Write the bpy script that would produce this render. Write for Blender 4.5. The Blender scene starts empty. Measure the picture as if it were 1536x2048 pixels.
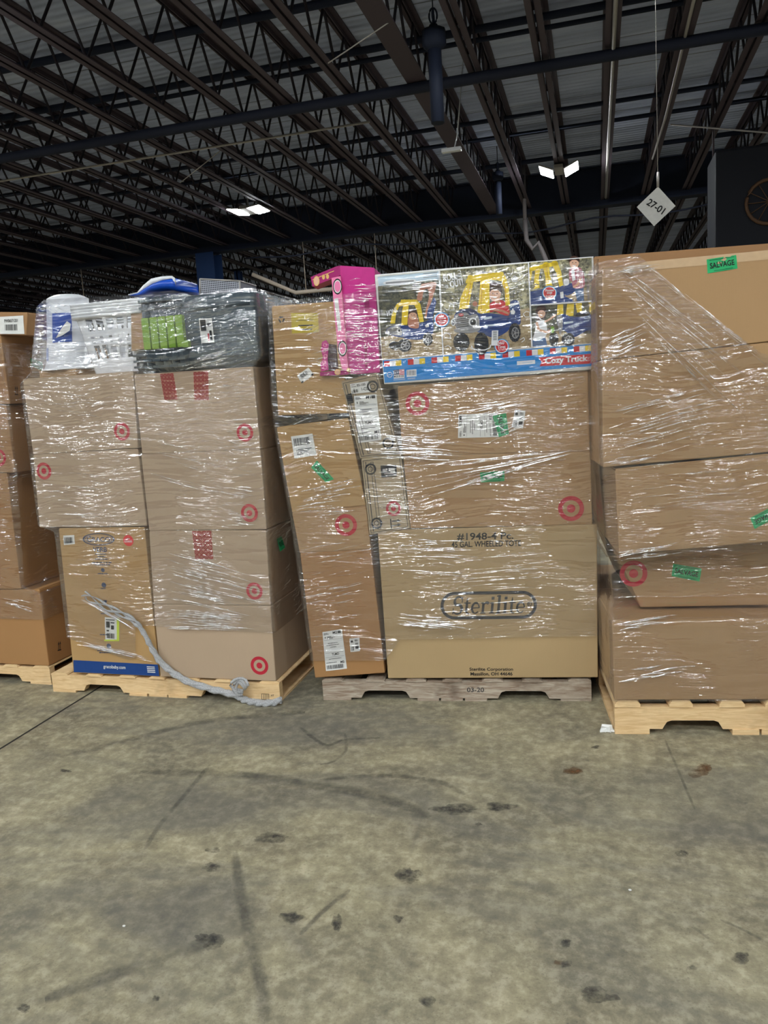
import bpy, bmesh, math, random
from mathutils import Vector, Matrix, noise
random.seed(7)
S = bpy.context.scene
COL = S.collection

# ------------------------------------------------------------------ camera
FPX, CX, CY, CAMH = 1540.0, 768.0, 1024.0, 1.40
roll = math.atan(.06)
pitch = math.atan(229 * math.cos(roll) / FPX)
upc = Vector((-math.sin(roll) * math.cos(pitch), math.cos(roll) * math.cos(pitch), math.sin(pitch)))
yc = Vector((1192 - CX, -(795 - .06 * (1192 - CX) - CY), -FPX)).normalized()
yc = (yc - upc * yc.dot(upc)).normalized()
xc = yc.cross(upc)
RW = Matrix((xc, yc, upc))                      # camera space -> world space
cam = bpy.data.cameras.new('camera')
cam.sensor_fit = 'VERTICAL'; cam.sensor_height = 36; cam.sensor_width = 27
cam.lens = 36 * FPX / 2048
cam.clip_end = 300
camo = bpy.data.objects.new('camera', cam); COL.objects.link(camo)
camo.matrix_world = Matrix.Translation((0, 0, CAMH)) @ RW.to_4x4()
S.camera = camo

# ------------------------------------------------------------------ world, exposure
W = bpy.data.worlds.new('world'); S.world = W; W.use_nodes = True
W.node_tree.nodes['Background'].inputs[0].default_value = (.10, .12, .16, 1)
W.node_tree.nodes['Background'].inputs[1].default_value = .15
S.view_settings.view_transform = 'Standard'; S.view_settings.look = 'None'
S.view_settings.gamma = 1; S.view_settings.use_curve_mapping = False
S.view_settings.exposure = 0.0
LAMP_E = 165.0                                   # radiance of every LED panel in the hall
LAMP_COL = (.93, .98, 1.0)

# ------------------------------------------------------------------ materials
def srgb(r, g, b):
    f = lambda c: (c / 255 / 12.92) if c / 255 <= .04045 else ((c / 255 + .055) / 1.055) ** 2.4
    return (f(r), f(g), f(b), 1)

class N:
    def __init__(s, name):
        s.m = bpy.data.materials.new(name); s.m.use_nodes = True
        s.t = s.m.node_tree; s.n = s.t.nodes; s.b = s.n['Principled BSDF']; s.o = s.n['Material Output']
    def new(s, typ, ins=None, **kw):
        n = s.n.new(typ)
        for k, v in kw.items(): setattr(n, k, v)
        for k, v in (ins or {}).items():
            if isinstance(v, bpy.types.NodeSocket): s.t.links.new(v, n.inputs[k])
            else: n.inputs[k].default_value = v
        return n
    def link(s, a, b): s.t.links.new(a, b)
    def set(s, k, v):
        if isinstance(v, bpy.types.NodeSocket): s.link(v, s.b.inputs[k])
        else: s.b.inputs[k].default_value = v
    def coord(s, which='Object', scale=(1, 1, 1)):
        tc = s.new('ShaderNodeTexCoord')
        mp = s.new('ShaderNodeMapping', {'Vector': tc.outputs[which], 'Scale': scale})
        return mp.outputs[0]
    def noise(s, vec, scale, detail=3, rough=.5, dist=0):
        return s.new('ShaderNodeTexNoise', {'Vector': vec, 'Scale': scale, 'Detail': detail, 'Roughness': rough, 'Distortion': dist}).outputs['Fac']
    def ramp(s, fac, stops, interp='LINEAR'):
        r = s.new('ShaderNodeValToRGB', {'Fac': fac}); cr = r.color_ramp; cr.interpolation = interp
        while len(cr.elements) < len(stops): cr.elements.new(.5)
        for e, (p, c) in zip(cr.elements, stops):
            e.position = p; e.color = c if len(c) == 4 else (*c, 1)
        return r.outputs[0]
    def mix(s, fac, a, b, blend='MIX'):
        n = s.new('ShaderNodeMix', data_type='RGBA', blend_type=blend)
        for i, v in ((0, fac), (6, a), (7, b)):
            if isinstance(v, bpy.types.NodeSocket): s.link(v, n.inputs[i])
            else: n.inputs[i].default_value = v
        return n.outputs[2]
    def math(s, op, a, b=0.0, c=None, clamp=False):
        n = s.new('ShaderNodeMath', operation=op, use_clamp=clamp)
        for i, v in ((0, a), (1, b), (2, c)):
            if v is None: continue
            if isinstance(v, bpy.types.NodeSocket): s.link(v, n.inputs[i])
            else: n.inputs[i].default_value = v
        return n.outputs[0]
    def bump(s, h, strength=.3, dist=.01):
        n = s.new('ShaderNodeBump', {'Height': h, 'Strength': strength, 'Distance': dist})
        s.set('Normal', n.outputs[0]); return n.outputs[0]

_mc = {}
def flat(name, rgb, rough=.6, metal=0, spec=.3):
    k = (name, rgb)
    if k in _mc: return _mc[k]
    m = N(name); v = m.coord('Object'); f = m.noise(v, 40, 2)
    c = srgb(*rgb); d = tuple(x * .88 for x in c[:3]) + (1,)
    m.set('Base Color', m.mix(f, d, tuple(min(1, x * 1.08) for x in c[:3]) + (1,)))
    m.set('Roughness', rough); m.set('Metallic', metal); m.set('Specular IOR Level', spec)
    _mc[k] = m.m; return m.m

def cardboard(name, rgb):
    if ('cb', rgb) in _mc: return _mc[('cb', rgb)]
    m = N(name); v = m.coord('Object')
    big = m.noise(v, 2.2, 3); c = srgb(*rgb)
    dk = tuple(x * .90 for x in c[:3]) + (1,); lt = tuple(min(1, x * 1.07) for x in c[:3]) + (1,)
    base = m.mix(big, dk, lt)
    fine = m.noise(m.coord('Object', (300, 300, 14)), 1, 2)
    base = m.mix(.16, base, m.mix(fine, dk, lt), 'MIX')
    fib = m.noise(v, 260, 2)
    base = m.mix(m.math('MULTIPLY', fib, .12), base, (c[0] * .6, c[1] * .55, c[2] * .5, 1))
    m.set('Base Color', base); m.set('Roughness', .72); m.set('Specular IOR Level', .25)
    h = m.math('ADD', m.math('MULTIPLY', m.noise(v, 5, 2), 1.0), m.math('MULTIPLY', fine, .06))
    m.bump(h, .25, .012)
    _mc[('cb', rgb)] = m.m; return m.m

def wood(name, rgb, rgb2, stain=.35):
    m = N(name); v = m.coord('Object'); a = srgb(*rgb); b = srgb(*rgb2)
    g = m.noise(m.coord('Object', (1, 1, 9)), 9, 5, .6, 1.2)
    g2 = m.noise(v, 3.5, 4, .65)
    base = m.mix(m.ramp(g, [(.3, (0, 0, 0)), (.7, (1, 1, 1))]), b, a)
    base = m.mix(m.math('MULTIPLY', m.ramp(g2, [(.52, (0, 0, 0)), (.68, (1, 1, 1))]), stain), base, (b[0] * .35, b[1] * .3, b[2] * .28, 1))
    m.set('Base Color', base); m.set('Roughness', .8); m.bump(g, .3, .004)
    return m.m

M = {}
CB_GREY = (180, 157, 132); CB_TAN = (172, 138, 99); CB_GOLD = (180, 145, 97); CB_BROWN = (162, 124, 86); CB_ORANGE = (166, 124, 80); CB_STER = (178, 152, 112)
M['wood'] = wood('pine_wood', (236, 206, 158), (210, 172, 122))
M['woodw'] = wood('weathered_wood', (190, 178, 160), (128, 104, 84), .7)
M['steel'] = flat('lit_painted_steel', (76, 66, 74), .6, .0, .3)  # joist steel made lighter: bounce light on the chords put into the colour
M['web'] = flat('shaded_web_steel', (46, 42, 50), .6, .0, .2)  # same steel made darker: shade on the silhouetted webs put into the colour
M['girder'] = flat('navy_painted_steel', (32, 38, 54), .65, 0, .2)
M['pipe_dark'] = flat('dark_pipe_paint', (34, 38, 52), .6, 0, .2)
M['pipe_pale'] = flat('pale_pipe_paint', (190, 176, 160), .5)
M['heater'] = flat('shaded_heater_paint', (26, 28, 36), .7)  # colour darkened to carry the shade the heater hangs in
M['pipe_dim'] = flat('dull_grey_pipe_paint', (104, 98, 98), .6)
M['conduit'] = flat('galvanised_conduit', (170, 165, 160), .4, .3)
M['black'] = flat('black_ink', (28, 28, 30), .6); M['dark'] = flat('dark_grey_ink', (52, 52, 56), .6)
M['red'] = flat('bullseye_red_ink', (184, 42, 58), .6); M['paper'] = flat('label_paper', (226, 226, 222), .55)
M['green'] = flat('green_sticker_paper', (40, 170, 104), .5)
M['white_plastic'] = flat('white_plastic', (232, 234, 238), .35, 0, .5)
M['grey_plastic'] = flat('slate_grey_plastic', (62, 76, 84), .35, 0, .5)
M['dark_plastic'] = flat('dark_grey_plastic', (58, 66, 70), .4, 0, .5)
M['lime'] = flat('lime_green_plastic', (124, 164, 44), .35, 0, .5)
M['yellow'] = flat('yellow_sticker', (196, 176, 60), .5)

def mat_floor():
    m = N('worn_concrete'); v = m.coord('Object')
    a = m.noise(v, .8, 6, .62, .3); b = m.noise(v, 3.2, 7, .68, .2); c = m.noise(v, 22, 6, .7); d = m.noise(v, 110, 3, .6)
    base = m.ramp(b, [(.30, srgb(96, 91, 78)), (.45, srgb(134, 126, 104)), (.58, srgb(162, 153, 124)), (.72, srgb(196, 186, 156))])
    base = m.mix(m.math('MULTIPLY', m.ramp(a, [(.42, (0, 0, 0)), (.62, (1, 1, 1))]), .45), base, srgb(104, 104, 98))
    base = m.mix(.34, base, m.ramp(c, [(.38, srgb(100, 93, 76)), (.5, srgb(152, 143, 116)), (.62, srgb(206, 196, 168))]), 'MIX')
    base = m.mix(m.math('MULTIPLY', m.ramp(d, [(.3, (1, 1, 1)), (.42, (0, 0, 0))]), .35), base, srgb(70, 66, 60))
    v2 = m.coord('Object', (1, 1, 1)); e = m.noise(v2, 5.5, 4, .6, .4)
    spots = m.ramp(e, [(.70, (0, 0, 0)), (.75, (1, 1, 1))])
    base = m.mix(m.math('MULTIPLY', spots, .5), base, srgb(72, 72, 72))
    st = m.noise(m.coord('Object', (1, .18, 1)), 4, 5, .7, .6)
    base = m.mix(m.math('MULTIPLY', m.ramp(st, [(.60, (0, 0, 0)), (.72, (1, 1, 1))]), .3), base, srgb(84, 84, 82))
    g1 = m.noise(m.coord('Object', (.55, 1.6, 1)), 1.1, 5, .65, 1.0)
    base = m.mix(m.math('MULTIPLY', m.ramp(g1, [(.47, (0, 0, 0)), (.62, (1, 1, 1))]), .5), base, srgb(92, 92, 90))
    m.set('Base Color', base)
    m.set('Roughness', m.ramp(c, [(.2, (.5, .5, .5)), (.8, (.75, .75, .75))])); m.set('Specular IOR Level', .3)
    m.bump(m.math('ADD', c, m.math('MULTIPLY', d, .4)), .18, .004)
    return m.m
M['floor'] = mat_floor()

def mat_stain(name, rgb, amount, scale=9):
    m = N(name); v = m.coord('Object')
    f = m.noise(v, scale, 5, .7)
    a = m.math('MULTIPLY', m.ramp(f, [(.32, (0, 0, 0)), (.6, (1, 1, 1))]), amount)
    uv = m.new('ShaderNodeTexCoord').outputs['UV']
    sep = m.new('ShaderNodeSeparateXYZ', {'Vector': uv})
    e = m.math('MULTIPLY', m.math('SUBTRACT', 1.0, sep.outputs[1]), 1.6, clamp=True)   # fades towards the mark's rim
    m.set('Base Color', srgb(*rgb)); m.set('Roughness', .6); m.set('Alpha', m.math('MULTIPLY', a, e))
    return m.m
M['scuff'] = mat_stain('tyre_rubber_mark', (80, 80, 77), .4, 8)
M['oil'] = mat_stain('oil_stain', (58, 58, 58), .7, 26)
M['joint'] = flat('floor_joint_filler', (44, 42, 38), .8)

def mat_deck():
    m = N('roof_deck_panels'); v = m.coord('Object')
    n = m.noise(m.coord('Object', (.35, 2.2, 1)), 1.3, 5, .65)
    n2 = m.noise(v, .5, 3)
    base = m.ramp(n, [(.3, srgb(156, 168, 198)), (.5, srgb(186, 198, 228)), (.7, srgb(214, 224, 248))])  # flare haze over the ceiling is put into the bluish deck colour
    base = m.mix(m.math('MULTIPLY', n2, .4), base, srgb(176, 182, 204))
    tc = m.new('ShaderNodeTexCoord'); sp = m.new('ShaderNodeSeparateXYZ', {'Vector': tc.outputs['Object']})
    w = m.math('PINGPONG', sp.outputs[1], .55)
    base = m.mix(m.ramp(w, [(.0, (1, 1, 1)), (.02, (0, 0, 0))]), base, srgb(80, 82, 92))
    m.set('Base Color', base); m.set('Roughness', .8)
    rib = m.new('ShaderNodeMath', {0: m.math('MULTIPLY', sp.outputs[1], 42.0)}, operation='SINE').outputs[0]
    m.bump(rib, .5, .02)
    return m.m
M['deck'] = mat_deck()
M['wall'] = flat('painted_block_wall', (58, 62, 74), .8)

def mat_film(name, haze=.06, crinkle=1.0, tilt=0.0, fres=1.5):
    """clear stretch film: pulled creases run along U, real specular from the hall lamps"""
    m = N(name)
    tc = m.new('ShaderNodeTexCoord')
    wob = m.new('ShaderNodeTexNoise', {'Vector': tc.outputs['UV'], 'Scale': 1.6, 'Detail': 2.0})
    sub = m.new('ShaderNodeVectorMath', {0: wob.outputs['Color'], 1: (.5, .5, .5)}, operation='SUBTRACT').outputs[0]
    scl = m.new('ShaderNodeVectorMath', {0: sub, 'Scale': .16}, operation='SCALE').outputs[0]
    vec = m.new('ShaderNodeVectorMath', {0: tc.outputs['UV'], 1: scl}, operation='ADD').outputs[0]
    mp1 = m.new('ShaderNodeMapping', {'Vector': vec, 'Rotation': (0, 0, tilt), 'Scale': (1.6, 18, 1)})
    mp2 = m.new('ShaderNodeMapping', {'Vector': vec, 'Rotation': (0, 0, tilt + .12), 'Scale': (8, 62, 1)})
    mp3 = m.new('ShaderNodeMapping', {'Vector': vec, 'Rotation': (0, 0, tilt - .2), 'Scale': (30, 55, 1)})
    n1 = m.new('ShaderNodeTexNoise', {'Vector': mp1.outputs[0], 'Scale': 1.0, 'Detail': 2.0, 'Roughness': .5}).outputs['Fac']
    n2 = m.new('ShaderNodeTexNoise', {'Vector': mp2.outputs[0], 'Scale': 1.0, 'Detail': 2.0, 'Roughness': .5}).outputs['Fac']
    n3 = m.new('ShaderNodeTexNoise', {'Vector': mp3.outputs[0], 'Scale': 1.0, 'Detail': 1.0}).outputs['Fac']
    zone = m.ramp(m.new('ShaderNodeTexNoise', {'Vector': vec, 'Scale': 3.4, 'Detail': 2.0}).outputs['Fac'], [(.42, (.08, .08, .08)), (.60, (1, 1, 1))])
    h = m.math('ADD', m.math('MULTIPLY', n1, 1.0), m.math('MULTIPLY', m.math('MULTIPLY', n2, 1.35), zone))
    h = m.math('ADD', h, m.math('MULTIPLY', m.math('MULTIPLY', n3, .45), zone))
    bp = m.new('ShaderNodeBump', {'Height': h, 'Strength': 1.0, 'Distance': .012 * crinkle}).outputs[0]
    fr = m.new('ShaderNodeFresnel', {'IOR': fres, 'Normal': bp}).outputs[0]
    gl = m.new('ShaderNodeBsdfGlossy', {'Color': (1, 1, 1, 1), 'Roughness': .13, 'Normal': bp}).outputs[0]
    tr = m.new('ShaderNodeBsdfTransparent', {'Color': (.985, .985, .99, 1)}).outputs[0]
    df = m.new('ShaderNodeBsdfDiffuse', {'Color': (.85, .84, .86, 1)}).outputs[0]
    hz = m.math('MULTIPLY', m.math('ADD', n1, zone), haze)
    a = m.new('ShaderNodeMixShader', {0: hz, 1: tr, 2: df}).outputs[0]
    b = m.new('ShaderNodeMixShader', {0: m.math('MINIMUM', m.math('MULTIPLY', fr, 3.2), .36), 1: a, 2: gl}).outputs[0]
    m.link(b, m.o.inputs[0]); m.n.remove(m.b)
    return m.m
M['film'] = mat_film('stretch_film')
M['film_rope'] = None

def mat_rope():
    m = N('twisted_film'); v = m.coord('UV', (1, 1, 1))
    n = m.noise(m.coord('UV', (30, 6, 1)), 3, 4, .7)
    m.set('Base Color', (.82, .83, .85, 1)); m.set('Roughness', .22); m.set('Specular IOR Level', .8)
    m.set('Alpha', m.ramp(n, [(.3, (.45, .45, .45)), (.6, (.95, .95, .95))])); m.bump(n, 1, .01)
    return m.m
M['film_rope'] = mat_rope()

def emis(name, col, e):
    m = N(name); em = m.new('ShaderNodeEmission', {'Color': (*col, 1), 'Strength': e})
    m.link(em.outputs[0], m.o.inputs[0]); m.n.remove(m.b); return m.m
M['led'] = emis('led_panel_glow', LAMP_COL, LAMP_E)

def mat_foliage(name, a, b, c):
    m = N(name); v = m.coord('Object')
    n = m.noise(v, 26, 6, .75); n2 = m.noise(v, 70, 3, .7)
    m.set('Base Color', m.mix(.4, m.ramp(n, [(.38, srgb(*a)), (.5, srgb(*b)), (.6, srgb(*c))]), m.ramp(n2, [(.35, srgb(*a)), (.65, srgb(*c))])))
    m.set('Roughness', .45); return m.m
M['foliage'] = mat_foliage('printed_foliage', (30, 32, 22), (78, 78, 48), (212, 204, 160))
M['foliage_dark'] = mat_foliage('printed_dark_foliage', (24, 28, 22), (58, 62, 44), (120, 116, 84))
M['ground'] = mat_foliage('printed_sandy_ground', (120, 98, 66), (168, 142, 100), (204, 184, 144))

# ------------------------------------------------------------------ object helpers
def link(name, bm, mats, parent=None, smooth=False, origin=None):
    """bm is in world space; it becomes one mesh object"""
    me = bpy.data.meshes.new(name)
    org = Vector(origin) if origin is not None else (Vector(parent['_o']) if parent is not None and '_o' in parent else Vector((0, 0, 0)))
    bmesh.ops.translate(bm, verts=bm.verts, vec=-org)
    bm.normal_update(); bm.to_mesh(me); bm.free()
    for mt in (mats if isinstance(mats, (list, tuple)) else [mats]): me.materials.append(mt)
    if smooth:
        for p in me.polygons: p.use_smooth = True
    o = bpy.data.objects.new(name, me); COL.objects.link(o)
    ORG[o.name] = org
    if parent is not None:
        o.parent = parent
        o.location = org - ORG[parent.name]
    else: o.location = org
    return o
ORG = {}
def sub(name, bm, mats, parent, smooth=False):
    """a child in the same space as its parent"""
    return link(name, bm, mats, parent, smooth, origin=ORG[parent.name])
def thing(name, label, cat, loc, group=None):
    o = bpy.data.objects.new(name, None); COL.objects.link(o); o.location = loc
    o.empty_display_size = .1; ORG[o.name] = Vector(loc)
    return tag(o, label, cat, group)
def tag(o, label=None, cat=None, group=None, kind=None):
    for k, v in (('label', label), ('category', cat), ('group', group), ('kind', kind)):
        if v: o[k] = v
    return o
def box(bm, a, b, rot=None, mat=0, bev=0):
    """axis box from corner a to corner b (rot: Matrix applied about world origin)"""
    r = bmesh.ops.create_cube(bm, size=1)
    c = (Vector(a) + Vector(b)) / 2; s = Vector(b) - Vector(a)
    vs = r['verts']
    for v in vs: v.co = Vector((v.co.x * s.x, v.co.y * s.y, v.co.z * s.z)) + c
    fs = list({f for v in vs for f in v.link_faces})
    for f in fs: f.material_index = mat
    if bev:
        g = bmesh.ops.bevel(bm, geom=list({e for v in vs for e in v.link_edges}), offset=bev, segments=2, affect='EDGES', profile=.5)
        vs = list({v for f in g['faces'] for v in f.verts} | {v for v in vs if v.is_valid})
    if rot is not None:
        for v in vs: v.co = rot @ v.co
    return vs
def tube(bm, pts, r, seg=8, mat=0, caps=True, radii=None, uv=None):
    pts = [Vector(p) for p in pts]; rings = []; up = Vector((0, 0, 1)); acc = 0
    for i, p in enumerate(pts):
        d = (pts[min(i + 1, len(pts) - 1)] - pts[max(i - 1, 0)]).normalized()
        a = d.cross(up if abs(d.dot(up)) < .95 else Vector((1, 0, 0))).normalized(); b = d.cross(a)
        rr = radii[i] if radii else r
        rings.append([bm.verts.new(p + (a * math.cos(2 * math.pi * k / seg) + b * math.sin(2 * math.pi * k / seg)) * rr) for k in range(seg)])
    for i in range(len(rings) - 1):
        if i: acc += 1
        for k in range(seg):
            f = bm.faces.new((rings[i][k], rings[i][(k + 1) % seg], rings[i + 1][(k + 1) % seg], rings[i + 1][k]))
            f.material_index = mat; f.smooth = True
            if uv:
                for lp, (q, w) in zip(f.loops, ((i, k), (i, k + 1), (i + 1, k + 1), (i + 1, k))): lp[uv].uv = (q * .03, w / seg)
    if caps:
        bm.faces.new(rings[0][::-1]).material_index = mat; bm.faces.new(rings[-1]).material_index = mat
def prism(bm, poly, d, mat=0):
    """poly: world points (front), d: extrusion vector"""
    a = [bm.verts.new(p) for p in poly]; b = [bm.verts.new(Vector(p) + d) for p in poly]; n = len(a)
    fs = [bm.faces.new(a), bm.faces.new(b[::-1])] + [bm.faces.new((a[i], b[i], b[(i + 1) % n], a[(i + 1) % n])) for i in range(n)]
    for f in fs: f.material_index = mat
    return a + b, fs

# ------------------------------------------------------------------ reading positions off the photograph onto real planes
def ray(px, py): return RW @ Vector((px - CX, -(py - CY), -FPX))
def on_z(px, py, z=0.0):
    d = ray(px, py); t = (z - CAMH) / d.z; return Vector((d.x * t, d.y * t, z))
def on_y(px, py, Y):
    d = ray(px, py); t = Y / d.y; return Vector((0, 0, CAMH)) + d * t
class Plane:
    """vertical plane through a floor point; u runs to the right, off comes towards the viewer"""
    def __init__(s, o, yaw):
        s.o = Vector((o[0], o[1], 0)); s.u = Vector((math.cos(yaw), math.sin(yaw), 0)); s.n = Vector((math.sin(yaw), -math.cos(yaw), 0)); s.yaw = yaw
    def pt(s, u, z, off=0.0): return s.o + s.u * u + s.n * off + Vector((0, 0, z))
    def uz(s, px, py, off=0.0):
        d = ray(px, py); c = Vector((0, 0, CAMH)); q = s.o + s.n * off
        t = (q - c).dot(s.n) / d.dot(s.n); w = c + d * t
        return (w - s.o).dot(s.u), w.z
    def px(s, px, py, off=0.0):
        u, z = s.uz(px, py, off); return s.pt(u, z, off)
def plane_px(a, b):
    A = on_z(*a); B = on_z(*b); d = B - A
    return Plane(A, math.atan2(d.y, d.x))

P1 = plane_px((0, 1366), (103, 1370)); P2 = plane_px((107, 1383), (560, 1405)); P3 = plane_px((647, 1400), (1180, 1403)); P4 = plane_px((1230, 1468), (1536, 1469))
P1 = Plane(on_z(103, 1370), math.radians(-1))

# ------------------------------------------------------------------ printing on faces
_tc = {}
def text_mesh(s, bold=0.0):
    k = (s, bold)
    if k in _tc: return _tc[k]
    cu = bpy.data.curves.new('t', 'FONT'); cu.body = s; cu.size = 1; cu.offset = bold; cu.resolution_u = 4; cu.dimensions = '2D'; cu.fill_mode = 'FRONT'
    ob = bpy.data.objects.new('t', cu); COL.objects.link(ob)
    dg = bpy.context.evaluated_depsgraph_get(); dg.update()
    me = bpy.data.meshes.new_from_object(ob.evaluated_get(dg))
    vs = [v.co.copy() for v in me.vertices]; fs = [tuple(p.vertices) for p in me.polygons]
    bpy.data.objects.remove(ob); bpy.data.curves.remove(cu); bpy.data.meshes.remove(me)
    if vs:
        x0 = min(v.x for v in vs); x1 = max(v.x for v in vs); y0 = min(v.y for v in vs); y1 = max(v.y for v in vs)
    else: x0 = x1 = y0 = y1 = 0
    _tc[k] = (vs, fs, x0, x1, y0, y1); return _tc[k]
def quad(pl, c, off=0.0):
    """bilinear map (s right, t down, h outward) of the quad whose photo corners are TL TR BR BL"""
    q = [pl.px(x, y, off) for x, y in c]
    def f(s, t, h=0.0): return (q[0] * (1 - s) + q[1] * s) * (1 - t) + (q[3] * (1 - s) + q[2] * s) * t + pl.n * h
    f.w = ((q[1] - q[0]).length + (q[2] - q[3]).length) / 2; f.h = ((q[3] - q[0]).length + (q[2] - q[1]).length) / 2; f.q = q
    return f
def put_text(bm, f, s, r, bold=.012, mat=0, h=.0005):
    """text stretched into the rect r=(s0,t0,s1,t1) of the map f"""
    vs, fs, x0, x1, y0, y1 = text_mesh(s, bold)
    if not vs: return
    nv = [bm.verts.new(f(r[0] + (v.x - x0) / (x1 - x0) * (r[2] - r[0]), r[3] - (v.y - y0) / (y1 - y0) * (r[3] - r[1]), h)) for v in vs]
    for p in fs:
        try: bm.faces.new([nv[i] for i in p]).material_index = mat
        except ValueError: pass
def put_rect(bm, f, r, mat=0, h=.0005):
    vs = [bm.verts.new(f(s, t, h)) for s, t in ((r[0], r[1]), (r[0], r[3]), (r[2], r[3]), (r[2], r[1]))]
    bm.faces.new(vs).material_index = mat
def put_bars(bm, f, r, n, mat=0, h=.0005, seed=1, vert=True):
    rs = random.Random(seed); x = 0
    w = [rs.choice((1, 1, 2, 3)) for _ in range(2 * n)]; tot = sum(w)
    for i, k in enumerate(w):
        if i % 2 == 0:
            a, b = x / tot, (x + k) / tot
            if vert: put_rect(bm, f, (r[0] + a * (r[2] - r[0]), r[1], r[0] + b * (r[2] - r[0]), r[3]), mat, h)
            else: put_rect(bm, f, (r[0], r[1] + a * (r[3] - r[1]), r[2], r[1] + b * (r[3] - r[1])), mat, h)
        x += k
def ring_face(bm, c, u, v, r0, r1, mat=0, seg=40):
    a = [bm.verts.new(c + (u * math.cos(2 * math.pi * i / seg) + v * math.sin(2 * math.pi * i / seg)) * r1) for i in range(seg)]
    if r0 <= 0: bm.faces.new(a).material_index = mat; return
    b = [bm.verts.new(c + (u * math.cos(2 * math.pi * i / seg) + v * math.sin(2 * math.pi * i / seg)) * r0) for i in range(seg)]
    for i in range(seg): bm.faces.new((a[i], a[(i + 1) % seg], b[(i + 1) % seg], b[i])).material_index = mat

def bullseye(parent, pl, x, y, rpx, off=0.0, mat=None, h=.0012):
    c = pl.px(x, y, off) + pl.n * h; r = (pl.px(x, y + rpx, off) - pl.px(x, y, off)).length
    bm = bmesh.new(); z = Vector((0, 0, 1))
    ring_face(bm, c, pl.u, z, r * .66, r, 0); ring_face(bm, c, pl.u, z, 0, r * .33, 0)
    return sub('bullseye_logo', bm, mat or M['red'], parent)
def sticker(parent, pl, corners, off=0.0, name='shipping_label', mat='paper', h=.0015, draw=None, ink='black', label=None, pname='label_print'):
    f = quad(pl, corners, off); bm = bmesh.new(); n = 5
    vs = [[bm.verts.new(f(i / n, j / n, h + .0008 * math.sin(i * 1.3 + j))) for i in range(n + 1)] for j in range(n + 1)]
    for j in range(n):
        for i in range(n): bm.faces.new((vs[j][i], vs[j + 1][i], vs[j + 1][i + 1], vs[j][i + 1])).smooth = True
    o = sub(name, bm, M[mat], parent)
    if label: o['label'] = label
    if draw:
        bm = bmesh.new(); draw(bm, lambda s, t, hh=0: f(s, t, hh + h + .0014)); sub(pname, bm, [M[ink], M['paper'], M['red']], o)
    return o
def salvage(parent, pl, corners, off=0.0, h=.0015):
    def d(bm, f):
        put_text(bm, f, 'SALVAGE', (.09, .3, .91, .70), .02)
        put_rect(bm, f, (.08, .09, .92, .115)); put_rect(bm, f, (.22, .88, .85, .905))
    return sticker(parent, pl, corners, off, 'salvage_sticker', 'green', h, d, label='green salvage sticker', pname='sticker_print')

# ------------------------------------------------------------------ cartons
def carton(pl, corners, depth, rgb, label, off=0.0, group=None, name='cardboard_box', cat='cardboard box', cbmat=None, flaps=True, bevel=.004):
    q = [pl.px(x, y, off) for x, y in corners]          # TL TR BR BL
    for k in (2, 3):
        if q[k].z < .16: q[k].z = max(q[k].z, .1445 - .04 * (pl is not P4))
    base = (q[2] + q[3]) / 2 - pl.n * depth / 2
    root = thing(name, label, cat, base, group)
    bm = bmesh.new(); vs, fs = prism(bm, [q[0], q[3], q[2], q[1]], -pl.n * depth)
    bmesh.ops.bevel(bm, geom=bm.edges[:], offset=bevel, segments=2, affect='EDGES', profile=.5)
    bmesh.ops.recalc_face_normals(bm, faces=bm.faces[:])
    cm = cbmat or cardboard('corrugated_cardboard', rgb)
    body = sub('carton_body', bm, cm, root)
    if flaps:                                            # the flap layer shows as a second thin board along the top
        bm = bmesh.new(); ins = .003
        up = Vector((0, 0, 1)); A = q[0] + pl.u * ins - pl.n * ins; B = q[1] - pl.u * ins - pl.n * ins
        half = (depth - .004) / 2
        prism(bm, [A, B, B + up * .004, A + up * .004], -pl.n * (half - .003))
        A2 = A - pl.n * (half + .003); B2 = B - pl.n * (half + .003)
        prism(bm, [A2, B2, B2 + up * .004, A2 + up * .004], -pl.n * (half - .006))
        bmesh.ops.recalc_face_normals(bm, faces=bm.faces[:])
        sub('top_flap', bm, cm, root)
    root['_n'] = 1; del root['_n']
    return root

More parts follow.
